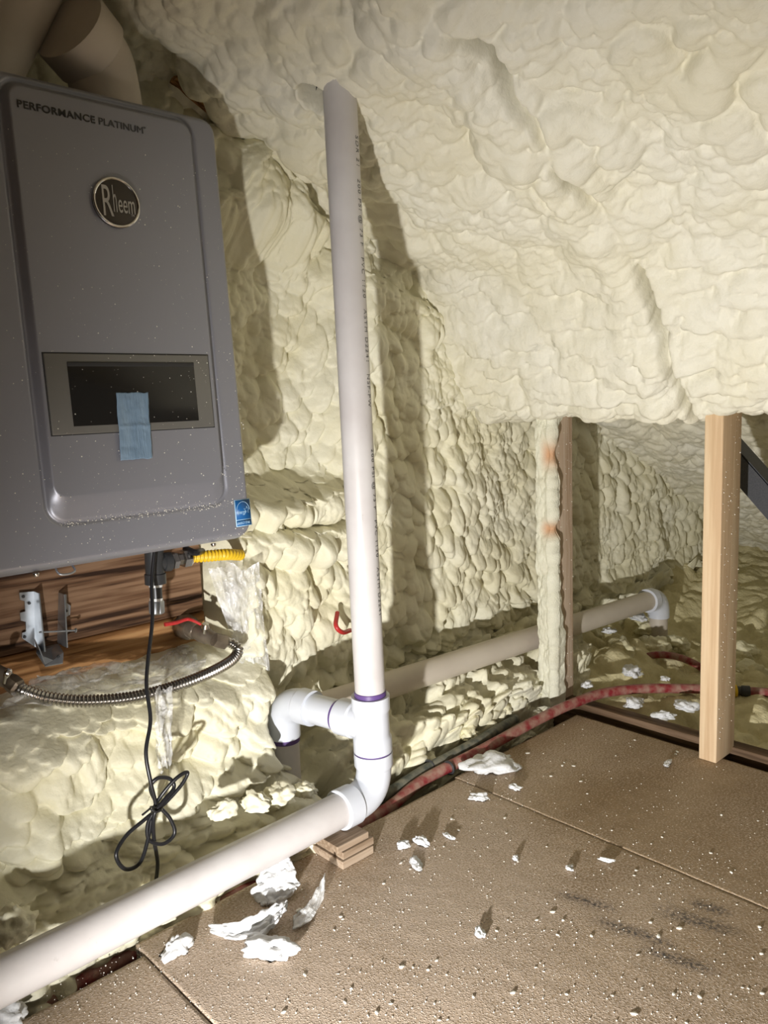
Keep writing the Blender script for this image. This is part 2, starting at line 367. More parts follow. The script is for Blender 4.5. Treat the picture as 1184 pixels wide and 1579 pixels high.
# ------------------------------------------------------------------ setting: foam wall
YW = 1.45
def roofz(X): return 1.787-0.49*X
def build_wall():
    xs = np.concatenate([np.arange(-0.1, 0.25, .01), np.arange(0.25, 2.3, .0026), np.arange(2.3, 3.25, .004)])
    X, Z = np.meshgrid(xs, np.arange(-0.12, 1.62, .0027), indexing='ij')
    n = Nz(7)
    D = 0.035+0.035*n.fbm(X/0.35, Z/0.5, 3)
    # lower left bank under the boards, spilling out to the long pipe
    left = 1-sstep(0.86, 0.97, X+0.02*n.fbm(X/.05, Z/.05, 2))
    low = 0.06+0.10*sstep(0.35, 0.25, Z)+0.05*sstep(0.20, 0.08, Z)+0.10*sstep(0.07, -0.03, Z)
    low = low + 0.03*n.fbm(X/0.12+3, Z/0.10, 3)
    D = D*(1-left*sstep(0.38, 0.32, Z))+low*left*sstep(0.38, 0.32, Z)
    # recess holding the boards and the space behind the heater
    wob = 0.012*n.fbm(X/0.05+9, Z/0.05, 3)
    bx = sstep(0.83+0.02, 0.80, X+wob)*sstep(0.325, 0.35, Z+wob)*sstep(0.66, 0.60, Z)
    D = D*(1-bx)-0.02*bx
    bh = sstep(0.80, 0.74, X)*sstep(0.58, 0.62, Z)
    D = D*(1-bh)+0.02*bh
    bay = sstep(0.80, 0.88, X+wob)*sstep(1.27, 1.04, X+wob)*sstep(0.60, 0.66, Z+wob)*sstep(1.2, 1.08, Z)
    D = D*(1-bay)-0.025*bay
    # right: overhang edge, recess round the rear pipe, bank on the floor
    rt = sstep(0.90, 1.02, X)
    edge = 0.235+0.04*n.fbm(X/0.06, Z*0, 3)-0.03*sstep(1.2, 1.35, X)+0.05*sstep(1.45, 1.6, X)-0.08*sstep(1.9, 2.3, X)
    cut = sstep(edge+0.012, edge-0.012, Z)*rt
    recess = 0.015+0.02*n.fbm(X/0.08, Z/0.05, 2)
    bank = 0.19*sstep(0.115, 0.02, Z+0.025*n.fbm(X/0.09, Z*0+3, 2))*sstep(2.2, 1.8, X)
    D = D*(1-cut)+(recess+bank)*cut
    hole = sstep(0.13, 0.07, np.hypot((X-0.95)/1.0, (Z-0.17)/1.3))
    D = D*(1-hole)+0.03*hole
    D0 = D.copy()
    # rolls over buried lines, big folded lumps near the roof
    for x0, z0, x1, z1, r, k in ((0.86, .585, 1.13, .575, .036, 1.3), (0.83, .515, 1.15, .485, .045, 1.3), (1.0, .30, 1.16, .33, .05, .6), (0.865, .45, 0.86, .38, .07, 1.0),
                              (0.97, 1.25, 0.99, 1.16, .07, .9), (1.03, 1.22, 1.05, 1.14, .055, .9), (0.88, 1.30, 1.12, 1.16, .04, .8), (0.90, 1.17, 0.96, 1.13, .05, .7),
                              (1.24, 1.02, 1.3, .9, .05, .3), (0.96, .42, 0.98, .28, .09, .45), (1.1, .44, 1.12, .36, .06, .4),
                              (1.3, 0.06, 1.45, 0.04, .05, .5), (1.55, 0.05, 1.6, 0.03, .05, .5), (1.10, 1.09, 1.45, 0.98, .05, .5)):
        D = np.maximum(D, D0+k*capsule(X+wob, Z+wob, x0, z0, x1, z1, r))
    VV = Z-0.95*D
    t = foam_tex(X, VV, 11, kb=0.30, km=0.95, ks=0.60)
    big = foam_tex(X, VV, 31, big=0.085, med=0.038, small=0.016, kb=0.55, km=0.85, ks=0.5, st=1.0)
    lw = np.maximum(left*sstep(0.36, 0.3, Z), cut)
    t = t*(1-lw)+big*lw
    t = t*(1-0.8*bx)*(1-0.6*bh)
    D = D+t
    up = np.maximum(cut*sstep(.15, .10, Z), left*sstep(.12, .03, Z)*.6)
    P = np.stack([X+0.15*t, YW-D, Z+(1.15*up-0.45*(1-up))*t+0.012*(1-up)], -1)
    return struct(grid_obj('wall_back', P, Z < roofz(X)+0.10, 'foam_wall', flip=False), 'pale yellow spray foam gable wall, bubbly and lumpy')
build_wall()

# ------------------------------------------------------------------ setting: foam roof with the header bulge over the posts
def build_roof():
    xs = np.concatenate([np.arange(-0.6, 0.6, .012), np.arange(0.6, 2.1, .0032), np.arange(2.1, 3.4, .0045)])
    ys = np.concatenate([np.arange(-0.6, 0.3, .012), np.arange(0.3, 1.53, .0032)])
    X, Y = np.meshgrid(xs, ys, indexing='ij')
    n = Nz(21)
    base = roofz(X)
    hx = 1.655+0.015*n.fbm(Y/0.2, X*0, 2)
    zb = 0.765+0.012*n.fbm(Y/0.08, X*0+2, 3)
    fr = sstep(hx-0.27, hx-0.015, X)**1.5*sstep(hx+0.26, hx+0.14, X)
    z = base*(1-fr)+zb*fr
    # rafter lines
    crack = np.zeros_like(X); ridge = np.zeros_like(X)
    for yc, ph, amp in ((0.80, 0.0, 1.0), (0.395, 7.0, 0.5), (1.215, 13.0, 0.25)):
        yy = yc+0.035*n.fbm(X/0.11+ph, X*0+ph, 4)
        g = np.clip(0.9*n.fbm(X/0.10+ph*3, X*0+8, 2)+0.2, 0.05, 0.6)
        if ph == 0.0:
            for xc, ww in ((0.99, .045), (1.24, .035), (1.51, .03), (1.66, .05)): g = g+1.1*np.exp(-((X-xc)/ww)**2)
        crack = crack+amp*0.065*g*np.exp(-((Y-yy)/0.0075)**2)
        ridge = ridge+amp*(0.022*np.exp(-((Y-yy-0.05)/0.045)**2)+0.006*np.exp(-((Y-yy+0.03)/0.02)**2))
    s = X*1.11+(base-z)*1.1
    t1 = foam_tex(s, Y, 51, big=0.12, med=0.055, small=0.022, kb=0.30, km=0.58, ks=0.50, st=1.15, warp=0.4, droop=-.15)
    t2 = foam_tex(s*1.25, Y, 61, big=0.075, med=0.030, small=0.013, kb=0.45, km=0.85, ks=0.75, st=1.8, warp=0.4, droop=-.15)
    k = sstep(1.25, 1.6, X)
    t3 = foam_tex(s, Y, 71, big=0.08, med=0.03, small=0.014, kb=0.25, km=0.5, ks=0.3, st=1.3)
    kk = sstep(1.85, 2.0, X)
    t = (t1*(1-k)+t2*k)*(1-kk)+t3*kk
    hole = np.hypot((X-0.917)/0.021, (Y-1.104)/0.021)
    t = t*sstep(0.9, 1.6, hole)-0.018
    d = t+ridge-crack+0.02*n.fbm(X/0.3, Y/0.3, 3)
    # torn hole beside the riser
    d = d+0.02*np.exp(-((X-1.02)/.05)**2-((Y-1.08)/.06)**2)-0.035*sstep(1.15, 0.9, hole)+0.01*np.exp(-((hole-1.3)/0.3)**2)
    P = np.stack([X-0.44*d, Y, z-0.9*d], -1)
    return struct(grid_obj('ceiling', P, (Y < YW+0.06) & (hole > 0.93), 'foam_roof', flip=True), 'pale spray foam on the sloping roof underside')
build_roof()
bm = bmesh.new(); prism(bm, [(-0.6, -0.6, roofz(-0.6)+.20), (3.4, -0.6, roofz(3.4)+.20), (3.4, 1.56, roofz(3.4)+.20), (-0.6, 1.56, roofz(-0.6)+.20)], (0, 0, .02))
struct(obj('trim_3', bm, 'roof_hole_shade', smooth=False), 'roof boards above the foam, coloured near black as shade in the torn hole')  # backing added behind the torn hole, its shade put into the colour

# ------------------------------------------------------------------ setting: floor
def build_floor():
    n = Nz(91)
    sheets = ((-0.8, 0.4650, -0.9, 1.057), (0.4682, 1.1972, -0.9, 1.090), (1.2000, 1.66, -0.9, 1.098))
    stains = [(at(905, 1390, 2, 0), .045, .010), (at(970, 1435, 2, 0), .05, .012), (at(1045, 1480, 2, 0), .05, .012),
              (at(1075, 1420, 2, 0), .055, .016), (at(1095, 1400, 2, 0), .03, .012), (at(1000, 1445, 2, 0), .035, .01)]
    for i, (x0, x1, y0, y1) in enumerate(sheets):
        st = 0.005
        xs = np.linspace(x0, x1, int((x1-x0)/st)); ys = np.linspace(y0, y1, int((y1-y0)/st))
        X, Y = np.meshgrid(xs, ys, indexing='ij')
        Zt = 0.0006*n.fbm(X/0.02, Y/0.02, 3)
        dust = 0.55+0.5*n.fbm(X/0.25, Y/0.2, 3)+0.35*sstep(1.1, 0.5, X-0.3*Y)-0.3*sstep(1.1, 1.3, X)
        stain_and_shade = np.zeros_like(X)
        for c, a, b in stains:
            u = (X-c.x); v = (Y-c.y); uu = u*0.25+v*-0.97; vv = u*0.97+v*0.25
            stain_and_shade = np.maximum(stain_and_shade, np.exp(-((uu/a)**4+(vv/b)**2)))
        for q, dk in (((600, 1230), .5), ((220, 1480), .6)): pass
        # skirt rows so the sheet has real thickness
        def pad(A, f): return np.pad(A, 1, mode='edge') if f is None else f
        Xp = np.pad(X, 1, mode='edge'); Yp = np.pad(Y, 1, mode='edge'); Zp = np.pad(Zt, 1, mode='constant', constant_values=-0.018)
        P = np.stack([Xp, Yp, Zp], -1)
        struct(grid_obj('floor', P, None, 'floor', smooth=False, attrs={'dust': np.pad(dust, 1, mode='edge'), 'stain_and_shade': np.pad(stain_and_shade, 1, mode='constant', constant_values=3.0)}), 'dusty plywood floor sheet')  # skirt ring is coloured dark to paint in the shade of the seams
    bm = bmesh.new(); box(bm, (-0.9, -1.0, -0.16), (3.5, 1.6, -0.12))
    struct(obj('floor', bm, 'underlay', smooth=False), 'lower deck under the plywood')
    # joists under the sheets
    bm = bmesh.new(); box(bm, (1.705, -0.9, -0.12), (1.745, 1.25, 0.012), 0.003)
    struct(obj('trim_1', bm, 'joist', smooth=False), 'dark lumber edge beyond the plywood')
    bm = bmesh.new(); box(bm, (-0.8, 1.02, -0.12), (1.655, 1.06, -0.019), 0.002)
    struct(obj('trim_2', bm, 'joist', smooth=False), 'joist under the plywood edge')
build_floor()
bm = bmesh.new(); box(bm, (-0.66, -1.0, -0.15), (-0.62, 1.6, 2.1)); struct(obj('wall_left', bm, 'joist', smooth=False), 'dark framing behind the photographer')

# ------------------------------------------------------------------ water heater
HP0 = Vector((0.766, 1.15, 0.578)); HZ = Vector((0, 0.04, 0.70)).normalized(); HX = Vector((1, 0, 0)); HY = HZ.cross(HX)
HM = Matrix(((HX.x, HY.x, HZ.x, HP0.x), (HX.y, HY.y, HZ.y, HP0.y), (HX.z, HY.z, HZ.z, HP0.z), (0, 0, 0, 1)))
def H(x, y, z): return HM @ Vector((x, y, z))
def build_heater():
    t = thing('water_heater', 'grey wall-hung tankless water heater with dark display window and round badge', 'water heater', H(-0.2, 0.1, 0))
    W, Ht, Dp = 0.47, 0.694, 0.235
    bm = bmesh.new(); box(bm, (-W+0.006, 0.022, 0.004), (-0.006, Dp, Ht-0.004), 0.008, HM); obj('body', bm, 'heater', t)
    # front cover: rounded tray with the raised centre panel
    nx, nz = 300, 430
    u = np.linspace(0, 1, nx); v = np.linspace(0, 1, nz); U, V = np.meshgrid(u, v, indexing='ij')
    X = -W+W*U; Z = Ht*V
    cx, cz = -W/2, Ht/2; rc = 0.028
    # squash the square grid into a rounded rectangle
    dx = np.abs(X-cx)-(W/2-rc); dz = np.abs(Z-cz)-(Ht/2-rc)
    both = (dx > 0) & (dz > 0)
    mx = np.maximum(dx, dz); hy = np.hypot(dx, dz); k = np.where(both, mx/np.maximum(hy, 1e-9), 1.0)
    X = np.where(both, cx+np.sign(X-cx)*((W/2-rc)+dx*k), X); Z = np.where(both, cz+np.sign(Z-cz)*((Ht/2-rc)+dz*k), Z)
    dx = np.abs(X-cx)-(W/2-rc); dz = np.abs(Z-cz)-(Ht/2-rc)
    sd = np.where((dx > 0) & (dz > 0), np.hypot(np.maximum(dx, 0), np.maximum(dz, 0)), np.maximum(dx, dz))-rc  # <0 inside
    Y = 0.020*np.clip(1+(sd+0.0)/0.014, 0, 1)**2.2
    # panel signed distance (rounded rect), right/left/top/bottom, wide slope at the bottom
    def rrect(x0, x1, z0, z1, pr):
        ax = np.abs(X-(x0+x1)/2)-((x1-x0)/2-pr); az = np.abs(Z-(z0+z1)/2)-((z1-z0)/2-pr)
        return np.hypot(np.maximum(ax, 0), np.maximum(az, 0))+np.minimum(np.maximum(ax, az), 0)-pr
    so = rrect(-0.343, -0.052, 0.066, 0.676, 0.026); si = rrect(-0.335, -0.060, 0.104, 0.668, 0.018)
    raise_ = np.maximum(-so, 0)/(np.maximum(-so, 0)+np.maximum(si, 0)+1e-6)
    raise_ = raise_*0.75+0.25*sstep(0, 1, raise_)
    Y = Y-0.0095*raise_+0.003*np.exp(-((so-0.002)/0.003)**2)
    P = np.stack([X, Y, Z], -1)
    Mx = np.array(HM)
    P = P @ Mx[:3, :3].T+Mx[:3, 3]
    # rim turned back over the body
    ring = np.concatenate([P[:, 0], P[-1, 1:], P[-2::-1, -1], P[0, -2:0:-1]])
    c = grid_obj('front_cover', P, None, 'heater', t)
    bm = bmesh.new(); n = len(ring); hy = np.array(HY)
    a = [bm.verts.new(p) for p in ring]; b = [bm.verts.new(p+hy*0.016) for p in ring]
    for i in range(n): bm.faces.new((a[i], a[(i+1) % n], b[(i+1) % n], b[i]))
    obj('cover_rim', bm, 'heater', t)
    F = -0.0097
    def slab(name, x0, z0, x1, z1, y0, y1, m, par, bev=0.0015):
        bm = bmesh.new(); box(bm, (x0, y0, z0), (x1, y1, z1), bev, HM); return obj(name, bm, m, par)
    slab('bezel_gap', -0.331, 0.190, -0.0655, 0.308, F-0.0004, F+0.004, 'dark_gap', t, 0.0003)
    bz = slab('control_bezel', -0.3295, 0.1915, -0.067, 0.3065, F-0.0022, F+0.004, 'bezel', t)
    slab('display_window', -0.298, 0.2025, -0.095, 0.293, F-0.0030, F, 'window', bz, 0.0004)
    slab('window_lip', -0.298, 0.288, -0.095, 0.2945, F-0.0040, F, 'dark_gap', bz, 0.001)
    # badge
    bc = (-0.198, 0.528)
    bm = bmesh.new(); lathe(bm, H(bc[0], F+0.002, bc[1]), H(bc[0], F-0.005, bc[1]), ((0, .036), (.6, .036), (.9, .0345), (1, .031)), 64)
    bd = obj('round_badge', bm, 'badge', t)
    bm = bmesh.new(); cpt = H(bc[0], F-0.0045, bc[1])
    R = 0.0345; rr = 0.0023
    vs = []
    for i in range(72):
        a = 2*math.pi*i/72; rad = HX*math.cos(a)+HZ*math.sin(a)
        vs.append([bm.verts.new(cpt+rad*(R+rr*math.cos(2*math.pi*j/10))-HY*rr*math.sin(2*math.pi*j/10)) for j in range(10)])
    for i in range(72):
        for j in range(10): bm.faces.new((vs[i][j], vs[(i+1) % 72][j], vs[(i+1) % 72][(j+1) % 10], vs[i][(j+1) % 10]))
    obj('badge_ring', bm, 'chrome', bd)
    def text(name, s, x, z, size, m, par, sx=1.0, yy=F-0.0006, offset=0.0, shear=0.0, ext=0.0004, space=1.0, width=None):
        cu = bpy.data.curves.new(name, 'FONT'); cu.body = s; cu.size = size; cu.extrude = ext; cu.offset = offset; cu.shear = shear; cu.space_character = space
        o = bpy.data.objects.new(name, cu); COL.objects.link(o)
        bpy.context.view_layer.update()
        me = bpy.data.meshes.new_from_object(o.evaluated_get(bpy.context.evaluated_depsgraph_get()))
        bpy.data.objects.remove(o); bpy.data.curves.remove(cu)
        if width: sx = width/max(v_.co.x for v_ in me.vertices)
        T = HM @ Matrix.Translation((x, yy, z)) @ Matrix(((sx, 0, 0, 0), (0, 0, -1, 0), (0, 1, 0, 0), (0, 0, 0, 1)))
        me.transform(T); me.name = name
        return link(name, me, m, par, smooth=False)
    B = F-0.0056
    text('lettering', 'R', bc[0]-0.0245, bc[1]-0.021, 0.064, 'letter_silver', bd, 0.46, B)
    text('lettering', 'h', bc[0]-0.0070, bc[1]-0.014, 0.056, 'letter_silver', bd, 0.26, B)
    text('lettering', 'eem', bc[0]+0.0010, bc[1]-0.014, 0.040, 'letter_silver', bd, 0.50, B, width=.0265)
    text('lettering', 'TM', bc[0]+0.020, bc[1]-0.018, 0.005, 'letter_silver', bd, 0.8, B)
    text('lettering', 'PERFORMANCE', -0.3265, 0.6385, 0.0140, 'letter_dark', t, 0.92, offset=0.0002, space=1.1, width=.110)
    text('lettering', 'PLATINUM', -0.2115, 0.6385, 0.0140, 'letter_mid', t, 0.86, width=.070)
    text('lettering', 'TM', -0.1405, 0.6465, 0.003, 'letter_mid', t, 0.86)
    # efficiency label
    lx, lz = -0.036, 0.0215; lw, lh = 0.0305, 0.0455; Y0 = 0.0
    lb = slab('efficiency_label', lx, lz, lx+lw, lz+lh, -0.0008, 0.004, 'label_line', t, 0.0)
    slab('label_field', lx+.001, lz+.0115, lx+lw-.001, lz+lh-.001, -0.0011, 0.0, 'label_blue', lb, 0)
    slab('label_field', lx+.001, lz+.001, lx+lw-.001, lz+.0105, -0.0011, 0.0, 'label_blue', lb, 0)
    text('lettering', 'ENERGY STAR', lx+.0025, lz+.0035, .0062, 'label_line', lb, .62, -.0013, ext=0.0001)
    text('lettering', 'energy', lx+.003, lz+.021, .0095, 'label_line', lb, .66, -.0013, shear=.5, ext=0.0001)
    bm = bmesh.new(); tube(bm, [H(lx+lw/2+math.cos(a)*0.0125, -.0013, lz+.0265+math.sin(a)*.0150) for a in np.linspace(0.05, math.pi-0.05, 24)], .00035, 6); obj('label_arc', bm, 'label_line', lb)
    bm = bmesh.new(); pts = []
    for i in range(11):
        a = math.pi/2+i*math.pi/5; r = .0058 if i % 2 == 0 else .0024; pts.append(H(lx+.0225+math.cos(a)*r, -.0013, lz+.027+math.sin(a)*r*1.15))
    tube(bm, pts, .0003, 6); obj('label_star', bm, 'label_line', lb)
    # screws and wire loop on the lower flange
    for sx_ in (-0.366, -0.076):
        bm = bmesh.new(); lathe(bm, H(sx_, 0.012, -0.001), H(sx_, 0.012, -0.0065), ((0, .0045), (.4, .0045), (.9, .003), (1, .001)), 20); obj('screw', bm, 'chrome', t)
    bm = bmesh.new(); tube(bm, smooth_path([H(-.332, .03, .002), H(-.332, .018, -.008), H(-.320, .016, -.011), H(-.308, .018, -.008), H(-.308, .03, .002)], 6), .0016, 8); obj('wire_loop', bm, 'galv', t)
    # overspray specks
    rnd = random.Random(5); bm = bmesh.new()
    for i in range(1150):
        x = -rnd.random()**1.35*0.40-0.004; z = 0.008+rnd.random()**1.6*0.60
        if rnd.random() < 0.25: z = 0.0635+rnd.gauss(0, .003); x = -rnd.uniform(.03, .33)
        inp = (-0.343 < x < -0.052) and (0.10 < z < 0.66); wdw = (-0.3295 < x < -0.067) and (0.19 < z < 0.308)
        y = (F-0.0032 if wdw else F) if inp else (-0.0002 if not (-0.343 < x < -0.052) else -0.0095*min(1, max(0, (z-.066)/.038)))
        r = 0.0003+0.0008*rnd.random()**3.5
        bmesh.ops.create_icosphere(bm, subdivisions=1, radius=r, matrix=Matrix.Translation(H(x, y, z)))
    o = obj('overspray_specks', bm, 'speck', t); o['kind'] = 'stuff'
    return t
build_heater()
# blue masking tape
def build_tape():
    nx, nz = 24, 60; U, V = np.meshgrid(np.linspace(0, 1, nx), np.linspace(0, 1, nz), indexing='ij')
    n = Nz(5)
    X = -0.230+0.0515*U-0.004*(1-V)+0.001*n.fbm(V*9, V*0, 2); Z = 0.1485+0.1005*V+0.0015*n.fbm(U*8, V*0+4, 2)
    Y = -0.0137-0.0012*n.fbm(U*3, V*10, 3)-0.0006*np.cos(U*2)-0.0012*np.exp(-((V-.5)/.03)**2)
    P = np.stack([X, Y, Z], -1); Mx = np.array(HM); P = P @ Mx[:3, :3].T+Mx[:3, 3]
    o = grid_obj('tape_strip', P, None, 'tape')
    md = o.modifiers.new('thick', 'SOLIDIFY'); md.thickness = 0.0004
    tag(o, "strip of light blue painter's tape stuck over the heater's dark display", 'tape')
build_tape()

# ------------------------------------------------------------------ vent fittings above the heater
def vent(name, label, pts, r, hub):
    t = thing(name, label, 'vent pipe', pts[0])
    bm = bmesh.new(); tube(bm, smooth_path(pts, 8), r, 32); obj('pipe', bm, 'pvc_old', t)
    p = Vector(pts[-1]); q = Vector(pts[-2]); d = (q-p).normalized()
    bm = bmesh.new(); lathe(bm, p-d*0.004, p+d*hub, ((0, r*1.02), (0.0, r*1.13), (0.1, r*1.16), (.9, r*1.16), (1, r*1.02)), 36); obj('hub', bm, 'pvc_old', t)
vent('vent_pipe', 'cream plastic vent elbow flaring up behind the water heater top, right-hand one', [at(170, 190, 1, 1.28), at(160, 130, 1, 1.28), at(148, 90, 1, 1.28), at(108, 42, 1, 1.26)], 0.054, 0.05)
vent('vent_pipe', 'dim cream vent pipe slanting up at the top left corner of the water heater', [at(-30, 130, 1, 1.30), at(5, 60, 1, 1.30), at(45, -20, 1, 1.30), at(70, -70, 1, 1.30)], 0.046, 0.03)

# ------------------------------------------------------------------ boards below the heater
bm = bmesh.new(); box(bm, (0.20, 1.392, 0.401), (0.795, 1.43, 0.60), 0.003); tag(obj('mounting_board', bm, 'board_dark'), 'rough dark brown board directly below the water heater', 'board')
bm = bmesh.new(); box(bm, (0.20, 1.398, 0.315), (0.80, 1.436, 0.399), 0.004); tag(obj('mounting_board', bm, 'board_light'), 'orange-brown knotty board below the dark board, behind the steel hose', 'board')
bm = bmesh.new(); a = at(285, 108, 1, 1.33); b = at(378, 188, 1, 1.33); d = (b-a).normalized(); s = Vector((0, 1, 0)).cross(d)*0.008
prism(bm, [a-s*.4, a+s, b+s*.8, b-s*.2], (0, 0.05, 0)); tag(obj('wood_strip', bm, 'board_light', smooth=False), 'thin brown wood strip showing at the foam crease right of the heater top', 'wood strip')

# joist hangers
def build_hanger():
    Yf = 1.385
    def P(x, y, yy=Yf): return at(x, y, 1, yy)
    t = thing('joist_hanger', 'galvanised steel joist hanger nailed to the boards under the heater', 'bracket', P(62, 1000))
    bm = bmesh.new(); poly = [(30, 914), (52, 912), (55, 998), (34, 984), (34, 976), (40, 974), (40, 959), (32, 957), (31, 945), (39, 943), (38, 927), (31, 925)]
    prism(bm, [P(x, y, 1.384) for x, y in poly][::-1], (0, 0.0025, 0))
    prism(bm, [P(52, 912, 1.384), P(55, 998, 1.384), P(55, 998, 1.384)+Vector((0, -.04, 0)), P(52, 912, 1.384)+Vector((0, -.022, 0))], (0.002, 0, 0))
    obj('side_plate', bm, 'galv', t, smooth=False)
    bm = bmesh.new(); poly = [(91, 914), (103, 917), (103, 930), (109, 934), (108, 948), (100, 953), (100, 968), (106, 972), (98, 988), (89, 992)]
    prism(bm, [P(x, y, 1.384) for x, y in poly][::-1], (0, 0.0025, 0))
    prism(bm, [P(91, 914, 1.384), P(89, 992, 1.384), P(89, 992, 1.384)+Vector((0, -.04, 0)), P(91, 914, 1.384)+Vector((0, -.022, 0))], (0.002, 0, 0))
    obj('side_plate', bm, 'galv', t, smooth=False)
    bm = bmesh.new(); prism(bm, [P(56, 1000), P(90, 992), P(98, 1006, 1.345), P(97, 1022, 1.33), P(70, 1027, 1.33), P(56, 1006, 1.345)], (0, .001, -0.002))
    prism(bm, [P(52, 985, 1.35), P(56, 1000, 1.38), P(70, 1027, 1.335), P(60, 1000, 1.34)], (0.0015, 0, 0))
    obj('seat_plate', bm, 'galv', t, smooth=False)
    for x, y in ((36, 920), (45, 930), (38, 982), (102, 942), (90, 1012)):
        bm = bmesh.new(); p = P(x, y, 1.383 if y < 1000 else 1.336); lathe(bm, p, p+Vector((0, -.002, 0)), ((0, .0028), (1, .0022)), 14); obj('nail_head', bm, 'iron', t)
    bm = bmesh.new(); tube(bm, [P(60, 975, 1.36), P(116, 972, 1.35)], .0016, 10); lathe(bm, P(116, 972, 1.35), P(117.5, 972, 1.35), ((0, .004), (1, .004)), 12); obj('nail', bm, 'galv', t)
build_hanger()

# ------------------------------------------------------------------ gas tee, yellow line, valves and steel hose
def fit(name, px0, y0, px1, y1, prof, m, par, segs=28):
    bm = bmesh.new(); lathe(bm, at(*px0, 1, y0), at(*px1, 1, y1), prof, segs); return obj(name, bm, m, par)
g = thing('gas_pipe_tee', 'black iron gas tee and drip leg hanging under the heater', 'pipe fitting', at(240, 870, 1, 1.29))
fit('tee', (237, 845), 1.29, (240, 900), 1.29, ((0, .0165), (.7, .0165), (.72, .0185), (1, .0185)), 'iron', g)
fit('side_outlet', (240, 868), 1.29, (262, 866), 1.29, ((0, .0145), (.5, .0145), (.52, .017), (1, .017)), 'iron', g)
fit('sealing_tape', (240, 900), 1.29, (240, 905), 1.29, ((0, .0115), (1, .0115)), 'ptfe', g)
fit('nipple', (240, 903), 1.29, (241, 926), 1.29, ((0, .0107), (1, .0107)), 'iron', g)
fit('sealing_tape', (241, 922), 1.29, (241, 927), 1.29, ((0, .0113), (1, .0113)), 'ptfe', g)
fit('end_cap', (241, 926), 1.29, (242, 946), 1.29, ((0, .0125), (.1, .0142), (.9, .0142), (1, .012)), 'galv', g, 8)
fit('union_nut', (262, 866), 1.29, (274, 863), 1.29, ((0, .010), (.2, .0155), (.8, .0155), (1, .011)), 'steel', g, 6)
fit('union_nut', (274, 863), 1.29, (297, 859), 1.29, ((0, .010), (.25, .011), (.3, .0165), (.75, .0165), (1, .010)), 'steel', g, 6)
bm = bmesh.new(); path = smooth_path([at(296, 859, 1, 1.29), at(325, 857, 1, 1.29), at(350, 855, 1, 1.295), at(372, 856, 1, 1.33)], 40)
tube(bm, path, [0.0095+0.0016*math.sin(i*0.78) for i in range(len(path))], 20)
tag(obj('gas_line', bm, 'yellow'), 'ridged yellow flexible gas line running into the foam beside the heater', 'gas line')
bm = bmesh.new(); tube(bm, smooth_path([at(286, 846, 1, 1.31), at(300, 852, 1, 1.27), at(312, 850, 1, 1.29)], 6), .006, 12)
tag(obj('wire_nut', bm, 'black'), 'short black cable stub over the yellow gas line', 'cable')

hp = [at(22, 1056, 1, 1.31), at(40, 1066, 1, 1.285), at(75, 1076, 1, 1.26), at(130, 1081, 1, 1.24), at(200, 1076, 1, 1.23), at(262, 1061, 1, 1.23), at(318, 1040, 1, 1.24),
      at(356, 1019, 1, 1.26), at(367, 1003, 1, 1.275), at(358, 992, 1, 1.285), at(342, 989, 1, 1.29)]
raw = smooth_path(hp, 40)
# resample evenly
ln = [0]
for a, b in zip(raw, raw[1:]): ln.append(ln[-1]+(b-a).length)
N = int(ln[-1]/0.0012); res = []; j = 0
for i in range(N+1):
    s = ln[-1]*i/N
    while j < len(ln)-2 and ln[j+1] < s: j += 1
    res.append(raw[j].lerp(raw[j+1], (s-ln[j])/max(1e-9, ln[j+1]-ln[j])))
fh = thing('flexible_hose', 'corrugated stainless steel hose looping under the heater between two valves', 'hose', at(200, 1076, 1, 1.23))
bm = bmesh.new(); tube(bm, res, [0.0092+(0.0014*math.sin(i*2*math.pi/5) if 14 < i < N-12 else 0) for i in range(len(res))], 22); obj('corrugated_tube', bm, 'steel', fh)
fit('end_nut', (350, 991), 1.287, (330, 986), 1.29, ((0, .010), (.15, .0145), (.85, .0145), (1, .0135)), 'brass_grey', fh, 6)
fit('end_nut', (30, 1062), 1.295, (14, 1050), 1.315, ((0, .010), (.15, .0145), (.85, .0145), (1, .0125)), 'brass_grey', fh, 6)
v = thing('ball_valve', 'tarnished ball valve with red lever at the right end of the steel hose', 'valve', at(310, 980, 1, 1.31))
fit('valve_body', (331, 986), 1.29, (290, 968), 1.35, ((0, .0125), (.2, .0135), (.25, .0155), (.45, .0165), (.7, .014), (.75, .016), (1, .015)), 'brass_grey', v, 24)
fit('wall_flange', (296, 971), 1.34, (286, 966), 1.39, ((0, .017), (.3, .022), (1, .026)), 'brass_grey', v, 10)
fit('stem', (315, 982), 1.305, (317, 962), 1.295, ((0, .005), (.7, .005), (.72, .008), (1, .006)), 'chrome', v, 12)
bm = bmesh.new(); pp = smooth_path([at(310, 963, 1, 1.30), at(298, 957, 1, 1.31), at(288, 955, 1, 1.32), at(272, 960, 1, 1.32), at(254, 963, 1, 1.32)], 6); tube(bm, pp, [.0025+.0015*(i/len(pp)) for i in range(len(pp))], 10); obj('red_lever', bm, 'red_paint', v)
v2 = thing('ball_valve', 'tarnished ball valve at the left end of the steel hose', 'valve', at(5, 1045, 1, 1.33))
fit('valve_body', (15, 1050), 1.315, (-30, 1030), 1.36, ((0, .0125), (.2, .014), (.25, .016), (.5, .0165), (1, .015)), 'brass_grey', v2, 24)
bm = bmesh.new(); pp = smooth_path([at(8, 1052, 1, 1.30), at(11, 1040, 1, 1.29), at(15, 1031, 1, 1.29)], 5); tube(bm, pp, [.004, .004, .004, .0045, .005, .006, .006, .006, .006, .0055, .004][:len(pp)], 10); obj('lever', bm, 'chrome', v2)

